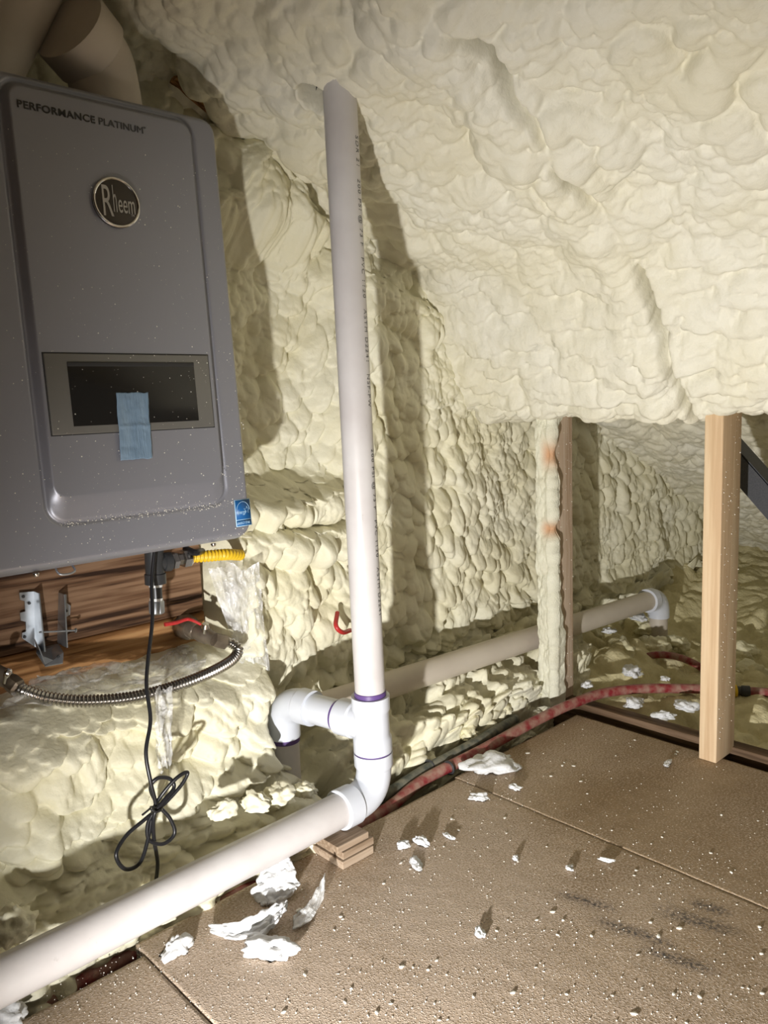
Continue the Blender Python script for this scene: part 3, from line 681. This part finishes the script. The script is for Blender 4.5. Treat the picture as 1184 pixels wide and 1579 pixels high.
# ------------------------------------------------------------------ plastic sheeting
def sheet(name, label, quad, seed, amp, nu=70, nv=50):
    """quad: four corners; crumpled between them"""
    n = Nz(seed); U, V = np.meshgrid(np.linspace(0, 1, nu), np.linspace(0, 1, nv), indexing='ij')
    q = [np.array(p) for p in quad]
    E = 0.06*n.fbm(V*5, U*0+1, 3); F_ = 0.08*n.fbm(U*6, V*0+5, 3)
    U2 = U+(E*(2*U-1)); V2 = V+(F_*(2*V-1))
    P = ((1-U2)*(1-V2))[..., None]*q[0]+(U2*(1-V2))[..., None]*q[1]+(U2*V2)[..., None]*q[2]+((1-U2)*V2)[..., None]*q[3]
    nr = np.cross(q[1]-q[0], q[3]-q[0]); nr /= np.linalg.norm(nr)
    h = (1-np.abs(n.fbm(U*4+2, V*4, 4))*2)*amp+amp*0.7*n.fbm(U*2, V*2, 2)
    P = P+h[..., None]*nr
    return tag(grid_obj(name, P, None, 'plastic'), label, 'plastic sheet')
sheet('plastic_sheet', 'crumpled clear plastic draped along the orange-brown board behind the steel hose',
      [at(0, 1100, 1, 1.25), at(320, 1052, 1, 1.27), at(296, 1004, 1, 1.385), at(60, 1050, 1, 1.38)], 3, 0.018, 90, 40)
sheet('plastic_sheet', 'clear plastic bunched over the foam lump right of the red valve lever',
      [at(378, 1050, 1, 1.32), at(414, 1030, 1, 1.30), at(400, 866, 1, 1.30), at(316, 872, 1, 1.33)], 4, 0.012, 50, 80)
sheet('plastic_sheet', 'narrow clear plastic strip hanging behind the black cord below the steel hose',
      [at(240, 1190, 1, 1.15), at(262, 1185, 1, 1.15), at(265, 1060, 1, 1.2), at(232, 1066, 1, 1.2)], 8, 0.01, 16, 40)

# ------------------------------------------------------------------ black power cord, coiled and tied
cy = 1.125
cp = [at(238, 850, 1, 1.25), at(234, 900, 1, 1.245), at(235, 955, 1, 1.22), at(228, 1020, 1, 1.19), at(226, 1060, 1, 1.17), at(232, 1110, 1, 1.15), at(225, 1160, 1, 1.135), at(232, 1205, 1, cy),
      at(240, 1245, 1, cy), at(225, 1262, 1, cy), at(195, 1288, 1, cy), at(179, 1318, 1, cy-.01), at(193, 1340, 1, cy-.01), at(216, 1330, 1, cy-.01), at(229, 1290, 1, cy), at(236, 1250, 1, cy+.008),
      at(250, 1225, 1, cy), at(272, 1200, 1, cy-.006), at(289, 1191, 1, cy-.006), at(280, 1210, 1, cy-.006), at(255, 1238, 1, cy-.004), at(240, 1250, 1, cy-.006),
      at(228, 1270, 1, cy), at(230, 1295, 1, cy), at(252, 1301, 1, cy-.004), at(269, 1285, 1, cy-.004), at(262, 1262, 1, cy), at(243, 1240, 1, cy+.006), at(232, 1215, 1, cy+.004), at(243, 1200, 1, cy), at(262, 1201, 1, cy),
      at(268, 1215, 1, cy-.004), at(252, 1235, 1, cy-.008), at(238, 1256, 1, cy-.008), at(237, 1290, 1, cy), at(243, 1330, 1, cy+.008), at(240, 1362, 1, cy+.012)]
c = thing('power_cord', 'black power cord hanging from the heater, its slack looped and tied', 'cord', at(238, 850, 1, 1.25))
bm = bmesh.new(); tube(bm, smooth_path(cp, 10), .0031, 12); obj('cable', bm, 'black', c)
bm = bmesh.new(); tube(bm, smooth_path([at(231, 1247, 1, cy-.012), at(240, 1252, 1, cy-.016), at(249, 1249, 1, cy-.012), at(246, 1246, 1, cy+.014), at(233, 1244, 1, cy+.012), at(231, 1247, 1, cy-.012), at(219, 1257, 1, cy-.014)], 6), .0016, 8); obj('twist_tie', bm, 'black', c)

# ------------------------------------------------------------------ white PVC run: long pipe, elbow, tee, riser, branch
PR = 0.0290
Ytop = 1.06
pt = at(524, 150, 1, Ytop); pb = at(571, 1075, 1, Ytop)
ax_ = (pt-pb).normalized()
def on_riser(z): return pb+ax_*((z-pb.z)/ax_.z)
A = at(15, 1506, 2, 0.088); E0 = on_riser(0.078)
dlong = (E0-A).normalized()
pv = thing('drain_pipe', 'white plastic pipe run: long floor pipe, elbow, tee and tall riser into the roof foam', 'pipe', E0)
A2 = A-dlong*0.35
bend = 0.055
e1 = E0-dlong*bend; e2 = E0+ax_*bend
bm = bmesh.new(); tube(bm, [A2, A, e1-dlong*0.02], 0.0305, 40); obj('floor_pipe', bm, 'pvc', pv)
top = on_riser(1.42)
bm = bmesh.new(); tube(bm, [on_riser(0.20), top], PR-0.001, 40); riser = obj('riser_pipe', bm, 'pvc', pv)
el = []
for k in range(13):
    tt = k/12; el.append((1-tt)**2*e1+2*tt*(1-tt)*E0+tt*tt*e2)
bm = bmesh.new(); tube(bm, [e1-dlong*.004]+el+[e2+ax_*.01], PR*1.13, 40); elb = obj('elbow', bm, 'pvc_white', pv)
bm = bmesh.new(); lathe(bm, e1-dlong*.038, e1, ((0, PR*1.06), (0, PR*1.20), (.05, PR*1.25), (.9, PR*1.25), (1, PR*1.14)), 40)
lathe(bm, e2-ax_*0.004, e2+ax_*.026, ((0, PR*1.14), (.2, PR*1.25), (1, PR*1.25), (1, PR*1.12)), 40); obj('socket', bm, 'pvc_white', elb)
zt0, zt1 = e2.z+0.027, 0.268
def ring(z0, z1, r, name, par):
    bm = bmesh.new(); lathe(bm, on_riser(z0), on_riser(z1), ((0, r*.97), (.1, r), (.9, r), (1, r*.97)), 40); return obj(name, bm, 'primer', par)
ring(zt0-.003, zt0+.004, PR*1.17, 'primer_ring', elb)
bm = bmesh.new(); L_ = zt1-zt0
lathe(bm, on_riser(zt0+.002), on_riser(zt1), ((0, PR*1.12), (0, PR*1.24), (.24, PR*1.24), (.30, PR*1.13), (.72, PR*1.13), (.76, PR*1.22), (1, PR*1.22), (1, PR*1.04)), 44)
tee = obj('tee', bm, 'pvc_white', pv)
ring(zt1-.002, zt1+.009, PR*1.02, 'primer_ring', tee)
zc = 0.212
b0 = on_riser(zc); bdir = Vector((-0.14, 1, -0.02)).normalized()
bm = bmesh.new(); lathe(bm, b0, b0+bdir*.075, ((0, PR*1.10), (.50, PR*1.10), (.55, PR*1.2), (1, PR*1.2), (1, PR*1.02)), 40); obj('side_outlet', bm, 'pvc_white', tee)
bm = bmesh.new(); lathe(bm, b0+bdir*.074, b0+bdir*.083, ((0, PR*1.06), (1, PR*1.06)), 40); obj('primer_ring', bm, 'primer', tee)
b1 = b0+bdir*0.235
bm = bmesh.new(); tube(bm, [b0+bdir*.07, b1-bdir*.05], PR*1.0, 40); obj('branch_pipe', bm, 'pvc_white', pv)
dn = Vector((0, 0, -1)); f1 = b1-bdir*.055; f2 = b1+dn*.055; el = [(1-k/12)**2*f1+2*k/12*(1-k/12)*b1+(k/12)**2*f2 for k in range(13)]
bm = bmesh.new(); tube(bm, el+[f2+dn*.02], PR*1.13, 40); lathe(bm, f1-bdir*.03, f1+bdir*.004, ((0, PR*1.0), (0, PR*1.2), (.9, PR*1.22), (1, PR*1.12)), 40); elb2 = obj('elbow', bm, 'pvc_white', pv)
bm = bmesh.new(); lathe(bm, f2+dn*.018, f2+dn*.030, ((0, PR*1.06), (1, PR*1.06)), 36); obj('primer_ring', bm, 'primer', elb2)
bm = bmesh.new(); tube(bm, [f2, f2+dn*.2], PR, 36); obj('drop_pipe', bm, 'pvc', pv)
# printed line down the riser
def pipe_text(s, z0, size, ang, par):
    cu = bpy.data.curves.new('print', 'FONT'); cu.body = s; cu.size = size; cu.space_character = 1.25
    o = bpy.data.objects.new('print', cu); COL.objects.link(o); bpy.context.view_layer.update()
    me = bpy.data.meshes.new_from_object(o.evaluated_get(bpy.context.evaluated_depsgraph_get()))
    bpy.data.objects.remove(o); bpy.data.curves.remove(cu)
    r = PR-0.001+0.0003
    for v_ in me.vertices:
        u, vv = v_.co.x, v_.co.y; a = ang+vv/r; c_ = on_riser(z0-u)
        v_.co = c_+Vector((math.cos(a), math.sin(a), 0))*r
    link('printed_text', me, 'letter_mid', par, smooth=False)
a_cam = math.atan2(-pb.y, -pb.x)
pipe_text('SDR 21   200 PSI @ 73 F   PVC 1120   ASTM D2241   NSF-PW', 1.235, 0.0135, a_cam+0.90, riser)
pipe_text('200 PSI @ 73 F   PVC 1120   ASTM D2241', 0.72, 0.0135, a_cam+0.95, riser)

# rear pipe along the wall
q0 = at(470, 1098, 1, 1.285); q1 = at(1003, 925, 1, 1.25)
q0 = at(600, 1056, 1, 1.275); d = (q1-q0).normalized(); q0 = q0-d*.2
rp = thing('drain_pipe', 'beige plastic pipe lying along the foot of the foam wall, elbow at its far end', 'pipe', q1)
bm = bmesh.new(); tube(bm, [q0, q1], .0300, 36); obj('pipe', bm, 'pvc_old', rp)
dn = Vector((0, 0, -1)); E = q1+d*.05; el = [(1-k/10)**2*q1+2*k/10*(1-k/10)*E+(k/10)**2*(E+dn*.055) for k in range(11)]
bm = bmesh.new(); tube(bm, el+[E+dn*.065], .034, 32); lathe(bm, q1-d*.022, q1+d*.006, ((0, .030), (0, .0375), (1, .0375), (1, .034)), 32); obj('elbow', bm, 'pvc_white', rp)
bm = bmesh.new(); tube(bm, [E+dn*.05, E+dn*.2], .029, 24); obj('drop_pipe', bm, 'pvc_old', rp)

# ------------------------------------------------------------------ block under the elbow
wb = thing('wood_block', 'short stack of plywood scraps propping the white pipe beside its elbow', 'block', (0.86, 1.05, 0))
cB = at(529, 1342, 2, 0)
for i, (dx, dy, h0, h1) in enumerate(((0, 0, .0005, .0145), (.004, .003, .0155, .0285), (-.005, .006, .0295, .0415))):
    bm = bmesh.new(); box(bm, (cB.x+dx, cB.y+dy, h0), (cB.x+dx+.072, cB.y+dy+.125, h1), .001); obj('plywood_layer', bm, 'ply_block', wb, smooth=False)

# ------------------------------------------------------------------ red and black lines in the trough
def line(name, label, cat, pts, r, m, n=14):
    bm = bmesh.new(); tube(bm, smooth_path(pts, n), r, 18); return tag(obj(name, bm, m), label, cat)
rd = thing('red_pipe', 'long dusty red plastic pipe along the wall edge of the plywood, rising over the joist', 'pipe', at(740, 1160, 2, .0))
bm = bmesh.new(); tube(bm, smooth_path([Vector((0.25, 1.115, -0.035)), Vector((0.6, 1.118, -0.03)), at(575, 1262, 2, -.02), at(650, 1205, 2, -.005), at(740, 1158, 2, .012), at(825, 1112, 2, .025), at(880, 1086, 2, .035), at(930, 1069, 2, .04), at(990, 1062, 2, .04), at(1065, 1062, 2, .035), at(1125, 1064, 2, .03)], 16), .0125, 18); obj('pipe', bm, 'red_pipe', rd)
bm = bmesh.new(); tube(bm, smooth_path([at(1152, 1066, 2, .03), at(1184, 1068, 2, .028), at(1260, 1075, 2, .02)], 8), .0115, 18); obj('pipe', bm, 'red_pipe', rd)
bm = bmesh.new(); lathe(bm, at(1122, 1064, 2, .03), at(1156, 1066, 2, .03), ((0, .014), (.3, .014), (.32, .011), (.6, .011), (.62, .014), (1, .014)), 20); cpl = obj('coupling', bm, 'iron', rd)
bm = bmesh.new(); lathe(bm, at(1131, 1065, 2, .03), at(1135, 1065, 2, .03), ((0, .0155), (1, .0155)), 20); obj('crimp_ring', bm, 'yellow', cpl)
line('red_pipe', 'short length of red pipe curving out of the yellow insulation behind the posts', 'pipe', [at(985, 1016, 2, .0), at(1010, 1010, 2, .02), at(1040, 1012, 2, .02), at(1070, 1023, 2, .01), at(1095, 1040, 2, -.03)], .0105, 'red_pipe')
bk = thing('black_hose', 'dusty black hose in the trough between foam bank and red pipe', 'hose', at(700, 1165, 2, 0))
bm = bmesh.new(); tube(bm, smooth_path([Vector((0.3, 1.16, -.04)), Vector((0.8, 1.165, -.04)), at(600, 1222, 2, -.01), at(650, 1190, 2, .0), at(700, 1163, 2, .01), at(745, 1138, 2, .015), at(795, 1108, 2, .0)], 12), .0115, 18); obj('hose', bm, 'hose', bk)
for (x, y, z) in ((662, 1182, .002), (692, 1184, .004)):
    p = at(x, y, 2, z); dd = (at(x+40, y-22, 2, z)-p).normalized()
    bm = bmesh.new(); tube(bm, [p+Vector((0, 0, 0))+ (Vector((-dd.y, dd.x, 0))*math.cos(a)+Vector((0, 0, 1))*math.sin(a))*.0135 for a in np.linspace(0, math.pi*2, 20)], .0028, 8)
    obj('pipe_strap', bm, 'iron', bk if x < 680 else rd)
# red valve poking from the foam beside the riser
line('red_wire', 'small red cable end poking from the foam just left of the tall riser', 'cable', [at(520, 945, 1, 1.33), at(518, 965, 1, 1.30), at(528, 975, 1, 1.30), at(540, 972, 1, 1.33)], .005, 'red_paint', 6)

# ------------------------------------------------------------------ posts
def specks(parent, pts_fn, n, seed, rmax=.0012):
    rnd = random.Random(seed); bm = bmesh.new()
    for i in range(n):
        p = pts_fn(rnd); bmesh.ops.create_icosphere(bm, subdivisions=1, radius=.0004+rmax*rnd.random()**3, matrix=Matrix.Translation(p))
    o = obj('overspray_specks', bm, 'speck', parent); o['kind'] = 'stuff'
pB = at(1104, 1178, 2, 0); pA = at(854, 1092, 2, 0)
def post(name, label, p, m, ztop, lean=0.0):
    t = thing(name, label, 'post', (p.x+.045, p.y+.019, 0))
    bm = bmesh.new(); box(bm, (p.x, p.y, 0.0005), (p.x+.089, p.y+.039, ztop), .002)
    o = obj('post_body', bm, m, t)
    return t
tb = post('wood_post', 'bare pale two-by-four post standing at the plywood edge, the nearer one', pB, 'stud', .83)
specks(tb, lambda r: Vector((pB.x+r.random()*.089, pB.y-.0003, .05+.72*r.random())), 170, 3)
ta = post('wood_post', 'two-by-four post coated in white foam, further one by the foam wall', pA, 'stud_old', .83)
specks(ta, lambda r: Vector((pA.x+r.random()*.089, pA.y-.0003, .05+.7*r.random())), 200, 4)
def coat():
    n = Nz(77); S_, Z = np.meshgrid(np.linspace(0, 1, 60), np.arange(0.003, 0.80, .004), indexing='ij')
    # s: 0 at far +Y corner, 0.62 at fold, 1 along the -Y face
    reach = 0.16+0.28*n.fbm(Z/0.12, Z*0, 3)+0.45*sstep(.38, .20, Z)+0.9*sstep(.70, .78, Z)-.1
    thick = .007+.010*sstep(.02, .10, Z)*(0.5+n.fbm(Z/0.12+4, Z*0+2, 3))+.010*n.domes(S_*2.2, Z/0.035)+.004*n.domes(S_*7, Z/0.012)
    bare = np.maximum(np.exp(-((Z-.655)/.03)**2), np.exp(-((Z-.47)/.018)**2))
    thick = thick*(1-0.7*bare*sstep(.15, .5, S_))
    thick = thick*sstep(0, .06, S_)-.003*(1-sstep(0, .06, S_))
    L1 = .039; rr = np.clip(reach, .08, 1)*.089
    d = S_/.62
    xa = np.where(S_ < .62, pA.x-thick, pA.x+(S_-.62)/.38*rr)
    ya = np.where(S_ < .62, pA.y+L1*(1-d), pA.y-thick*.8)
    endf = sstep(.88, 1, S_); ya = ya+endf*(thick+.002)
    fold = np.exp(-((S_-.62)/.05)**2); xa = xa-0*fold; 
    P = np.stack([xa-.003*fold, ya-.002*fold, Z], -1)
    o = grid_obj('foam_coating', P, None, 'foam_coat', ta, flip=True, attrs={'bare': np.maximum(bare*sstep(.2, .5, S_), .0)}); o['label'] = 'white foam coating down the post face'
coat()
# black brace
bm = bmesh.new(); a = at(1110, 690, 0, 1.80); b = at(1250, 850, 0, 1.80); d = (b-a).normalized(); nrm = Vector((1, 0, 0)).cross(d)
if nrm.z < 0: nrm = -nrm
for s0, s1, x0, x1 in ((-.026, .026, 0, .012), ):
    prism(bm, [a+nrm*s0, b+nrm*s0, b+nrm*s1, a+nrm*s1], (x1, 0, 0))
prism(bm, [a+nrm*.024, b+nrm*.024, b+nrm*.028, a+nrm*.028], (.06, 0, 0))
tag(obj('metal_brace', bm, 'black_strap', smooth=False), 'black angled brace passing behind the nearer post at the right edge', 'brace')

# ------------------------------------------------------------------ insulation and loose foam
def build_insulation():
    st = .007; n = Nz(121)
    X, Y = np.meshgrid(np.arange(1.75, 3.4, st), np.arange(-.5, 1.46, st), indexing='ij')
    z = -.075+.05*sstep(1.0, 1.4, Y)+.05*n.fbm(X/.3, Y/.25, 3)+.12*sstep(2.2, 2.9, X)*sstep(.6, 1.2, Y)
    dm = .07*n.domes(X/.11, Y/.10, .5, 1.0)+.03*Nz(122).domes(X/.05, Y/.05, .4, .9)
    keep = sstep(-.5, .1, n.fbm(X/.3+7, Y/.3, 2))
    z = z+dm*(.35+.65*keep)*sstep(.50, .8, Y-0.15*(X-2.0))+.008*n.fbm(X/.03, Y/.03, 3)
    P = np.stack([X, Y, z], -1)
    tag(grid_obj('loose_insulation', P, None, 'fibre'), 'heap of dull yellow insulation filling the low area beyond the posts', 'insulation', kind='stuff')
build_insulation()
def lump(name, label, cat, p, size, seed, m, group=None, flat=0.6, rough=0.5, subdiv=4, freq=2.4, cells=0.25, rest=True):
    rnd = random.Random(seed); bm = bmesh.new(); bmesh.ops.create_icosphere(bm, subdivisions=subdiv, radius=1.0)
    off = Vector((rnd.random()*50, rnd.random()*50, rnd.random()*50)); ang = rnd.random()*6.28
    sx, sy, sz = size if hasattr(size, '__len__') else (size, size*rnd.uniform(.6, .95), size*flat)
    zmin = 9
    for v_ in bm.verts:
        c_ = v_.co.copy(); q = c_*freq+off
        f_ = 1+rough*mnoise.fractal(c_*1.2*freq*.5+off, 1.0, 2.0, 3)-rough*.5*abs(mnoise.noise(q*1.1))
        d_ = mnoise.voronoi(q*1.3)[0][0]; f_ += cells*(0.5-d_)
        x, y, z = c_.x*f_*sx, c_.y*f_*sy, c_.z*f_*sz
        v_.co = Vector((x*math.cos(ang)-y*math.sin(ang), x*math.sin(ang)+y*math.cos(ang), z)); zmin = min(zmin, z)
    p = Vector(p)
    for v_ in bm.verts:
        z = v_.co.z
        if rest: z = max(z, -sz*.35)+sz*.35
        v_.co = Vector((v_.co.x, v_.co.y, z))
    me_o = obj(name, bm, m, sharp=80); me_o.location = p
    return tag(me_o, label, cat, group)
k = 900
# yellow foam chunks behind the posts and beside the long pipe
for (x, y, z, s, lab) in (
    (930, 1040, -.01, .035, 'yellow foam chunk lying just right of the foam-coated post, above the red pipe'),
    (1010, 1005, 0.0, .05, 'yellow foam chunk behind the short curved red pipe'),
    (1045, 1000, .0, .045, 'rounded yellow foam chunk left of the bare post, under the rear pipe elbow'),
    (1000, 975, .02, .05, 'yellow foam chunk directly below the rear pipe elbow'),
    (960, 1015, .0, .055, 'broad yellow foam chunk left of the short red pipe'),
    (1060, 1095, -.04, .045, 'yellow foam chunk against the left side of the bare post, below the red pipe'),
    (950, 1090, -.05, .04, 'yellow foam chunk under the arched red pipe near the joist'),
    (1145, 1015, -.01, .05, 'yellow foam chunk right of the bare post at mid height'),
    (1160, 1045, -.02, .045, 'yellow foam chunk above the pipe coupling right of the bare post'),
    (1150, 1090, -.05, .045, 'yellow foam chunk below the pipe coupling at the right edge'),
    (915, 985, .02, .04, 'yellow foam chunk under the rear pipe right of the foam-coated post'),
    (720, 1135, .015, .030, 'pale yellow foam lump resting over the black hose'),
    (778, 1098, .02, .022, 'small pale foam lump by the upper end of the black hose'),
    (395, 1245, .02, .028, 'cream foam chunk behind the long white pipe, left of the elbow'),
    (430, 1235, .01, .030, 'cream foam chunk beside the drop pipe behind the long white pipe'),
    (470, 1225, .01, .022, 'small cream foam chunk just left of the white elbow'),
    (345, 1258, .03, .026, 'round cream foam chunk right of the coiled cord'),
    (20, 1440, .04, .035, 'cream foam chunk at the left edge behind the long white pipe')):
    k += 1; lump('foam_chunk', lab, 'foam chunk', at(x, y, 2, z) if x > 600 else at(x, y, 1, 1.125), s, k, 'foam_chunk' if x > 600 else 'foam_wall', None, .75, .35, 4, 2.0, .35)
for (x, y, z, s, lab) in (
    (975, 1040, .05, .036, 'white torn foam scrap behind the arched red pipe, the largest there'),
    (1025, 1048, .05, .014, 'tiny white foam scrap on top of the arched red pipe'),
    (905, 1058, .045, .022, 'white foam scrap between foam-coated post and red pipe'),
    (975, 1088, .015, .030, 'white foam scrap below the arched red pipe'),
    (1055, 1092, .02, .028, 'white foam scrap touching the left side of the bare post'),
    (1025, 1107, .01, .026, 'white foam scrap nearest the joist left of the bare post'),
    (985, 955, .08, .026, 'white foam patch beneath the rear pipe near its elbow'),
    (940, 975, .08, .022, 'white foam patch beneath the middle of the rear pipe'),
    (1170, 1120, -.04, .03, 'grey-white crumpled scrap at the right edge beyond the joist')):
    k += 1; lump('foam_scrap', lab, 'foam scrap', at(x, y, 2, z), s, k, 'foam_white', None, .5, .6, 4, 1.7, .5)
# torn white scraps on the plywood
for (x, y, s, lab, fl) in (
    (757, 1186, (.058, .036, .020), 'large white torn foam piece lying by the red pipe on the plywood', 0),
    (740, 1232, (.018, .013, .008), 'small white foam piece just below the large torn one', 0),
    (793, 1216, (.012, .009, .006), 'small white foam bit right of the large torn one', 0),
    (418, 1468, (.036, .022, .016), 'white foam scrap shaped like a cap at the foot of the torn strip', 0),
    (272, 1467, (.022, .017, .016), 'white foam lump alone on the plywood near the left seam', 0),
    (642, 1332, (.018, .011, .005), 'flat white foam flake, lowest of the three right of the wood block', 0),
    (652, 1301, (.018, .010, .010), 'curled white foam flake, rightmost of the three by the wood block', 0),
    (622, 1305, (.011, .010, .008), 'little white foam flake, leftmost of the three by the wood block', 0),
    (1029, 1178, (.018, .008, .005), 'thin white foam flake on the plywood left of the bare post foot', 0),
    (795, 1325, (.007, .005, .005), 'tiny white foam bit in the middle of the plywood', 0),
    (740, 1440, (.013, .008, .005), 'white foam flake in the middle foreground of the plywood', 0),
    (295, 1397, (.012, .012, .014), 'small white foam bit hanging at the underside of the long pipe', 0),
    (935, 1328, (.012, .004, .004), 'thin white foam sliver, right of the pair on the plywood', 0),
    (878, 1340, (.009, .007, .005), 'white foam nub, left of the pair on the plywood', 0),
    (690, 1290, (.016, .005, .004), 'slender white foam sliver up from the curled flake', 0),
    (10, 1570, (.03, .02, .015), 'white foam scrap cut by the lower left corner', 0)):
    k += 1; lump('foam_scrap', lab, 'foam scrap', at(x, y, 2, 0.0015), s, k, 'foam_white', None, .5, .6, 4, 1.6, .5)
# standing torn pieces
def shard(label, pts3, seed, thick, m='foam_white'):
    """torn ribbon through points, with widths; pts3: (point, half width vector)"""
    n = Nz(seed); P = []
    C_ = smooth_path([p for p, w_ in pts3], 12); W_ = smooth_path([Vector(w_) for p, w_ in pts3], 12)
    for i, (c_, w_) in enumerate(zip(C_, W_)):
        nrm = (C_[min(i+1, len(C_)-1)]-C_[max(0, i-1)]).cross(w_).normalized(); row = []
        for j in range(17):
            s_ = (j/8-1)*(1+.30*float(n.fbm(np.array(i*.25+j*2*(j in (0, 16))), np.array(3.0), 2)))
            h = float(n.fbm(np.array(i*.22), np.array(j*.4), 3))*thick*2.2+thick*1.3*(s_*s_)
            row.append(np.array(c_+w_*s_+nrm*h))
        P.append(row)
    o = grid_obj('foam_scrap', np.array(P), None, m)
    md = o.modifiers.new('thick', 'SOLIDIFY'); md.thickness = thick*.7; md.offset = 0
    return tag(o, label, 'foam scrap')
shard('tall torn white foam flap leaning up against the long white pipe', [(at(418, 1395, 2, .003), (.012, -.010, 0)), (at(423, 1370, 2, .018), (.026, -.022, 0)), (at(428, 1345, 2, .034), (.024, -.020, 0)), (at(431, 1320, 2, .050), (.010, -.010, .0))], 41, .005)
shard('long curved white foam strip lying on the plywood below the leaning flap', [(at(325, 1432, 2, .004), (.0, .006, .004)), (at(360, 1438, 2, .006), (.002, .012, .008)), (at(400, 1428, 2, .010), (.002, .014, .008)), (at(425, 1412, 2, .014), (.008, .012, .006)), (at(442, 1398, 2, .016), (.008, .008, .0))], 42, .004)
shard('translucent torn foam skin curling up right of the leaning flap', [(at(452, 1425, 2, .003), (.010, .012, 0)), (at(475, 1408, 2, .008), (.010, .014, .004)), (at(493, 1380, 2, .016), (.006, .010, .008)), (at(500, 1352, 2, .03), (.003, .003, .003))], 43, .002, 'plastic')
shard('long thin edge of torn foam skin lying behind the long white pipe, parallel to it', [(at(40, 1462, 1, 1.12), (0, -.004, .006)), (at(150, 1408, 1, 1.12), (0, -.006, .008)), (at(280, 1345, 1, 1.12), (0, -.006, .007)), (at(400, 1292, 1, 1.12), (0, -.005, .006)), (at(480, 1255, 1, 1.12), (0, -.004, .004))], 44, .004, 'foam_chunk')
# countable crumbs, then the fine dust
rnd = random.Random(12)
protos = []
for i in range(6):
    bm = bmesh.new(); bmesh.ops.create_icosphere(bm, subdivisions=2, radius=1)
    for v_ in bm.verts: v_.co *= 1+.5*mnoise.noise(v_.co*1.7+Vector((i*7, 0, 0))); v_.co.z *= .6
    me = bpy.data.meshes.new('foam_crumb'); bm.to_mesh(me); bm.free(); me.materials.append(M['speck']); me.polygons.foreach_set('use_smooth', [True]*len(me.polygons)); protos.append(me)
n_c = 0
while n_c < 190:
    x = rnd.uniform(430, 1184); y = rnd.uniform(1120, 1579)
    p = at(x, y, 2, 0)
    if p.y > 1.06 or p.x > 1.63 or abs(p.x-1.1985) < .006: continue
    if p.x < .93 and p.y > .98: continue
    o = bpy.data.objects.new('foam_crumb', protos[n_c % 6]); COL.objects.link(o)
    s_ = .0009+.0022*rnd.random()**3; o.scale = (s_*rnd.uniform(.8, 1.9), s_, s_*rnd.uniform(.6, 1)); o.rotation_euler.z = rnd.random()*6.28
    o.location = (p.x, p.y, s_*.35)
    if p.x > 1.2: tag(o, 'small cream foam crumb on the far plywood sheet, between its seam and the posts', 'foam crumb', 'foam crumbs on the far plywood sheet')
    else: tag(o, 'small cream foam crumb on the large foreground plywood sheet', 'foam crumb', 'foam crumbs on the foreground plywood sheet')
    n_c += 1
bm = bmesh.new()
for i in range(5200):
    x = rnd.uniform(0, 1184); y = rnd.uniform(1110, 1579); p = at(x, y, 2, 0)
    if p.y > 1.09 or p.x > 1.65: continue
    if mnoise.noise(Vector((p.x*7, p.y*7, 0)))*.5+.62-.45*(p.x-.7) < rnd.random(): continue
    s_ = .0004+.0009*rnd.random()**2.5
    bmesh.ops.create_icosphere(bm, subdivisions=1, radius=s_, matrix=Matrix.Translation((p.x, p.y, s_*.3)))
tag(obj('foam_dust', bm, 'speck'), 'fine gritty foam dust sprayed over the plywood floor', 'dust', kind='stuff')
# board offcut in the low dark area
bm = bmesh.new(); c_ = [at(1130, 1000, 2, -.02), at(1260, 960, 2, -.02), at(1260, 1075, 2, -.02), at(1120, 1062, 2, -.02)]; prism(bm, c_, (0, 0, -.012)); tag(obj('board_offcut', bm, 'dark_board', smooth=False), 'dim brown board lying in the shadows right of the bare post', 'board')
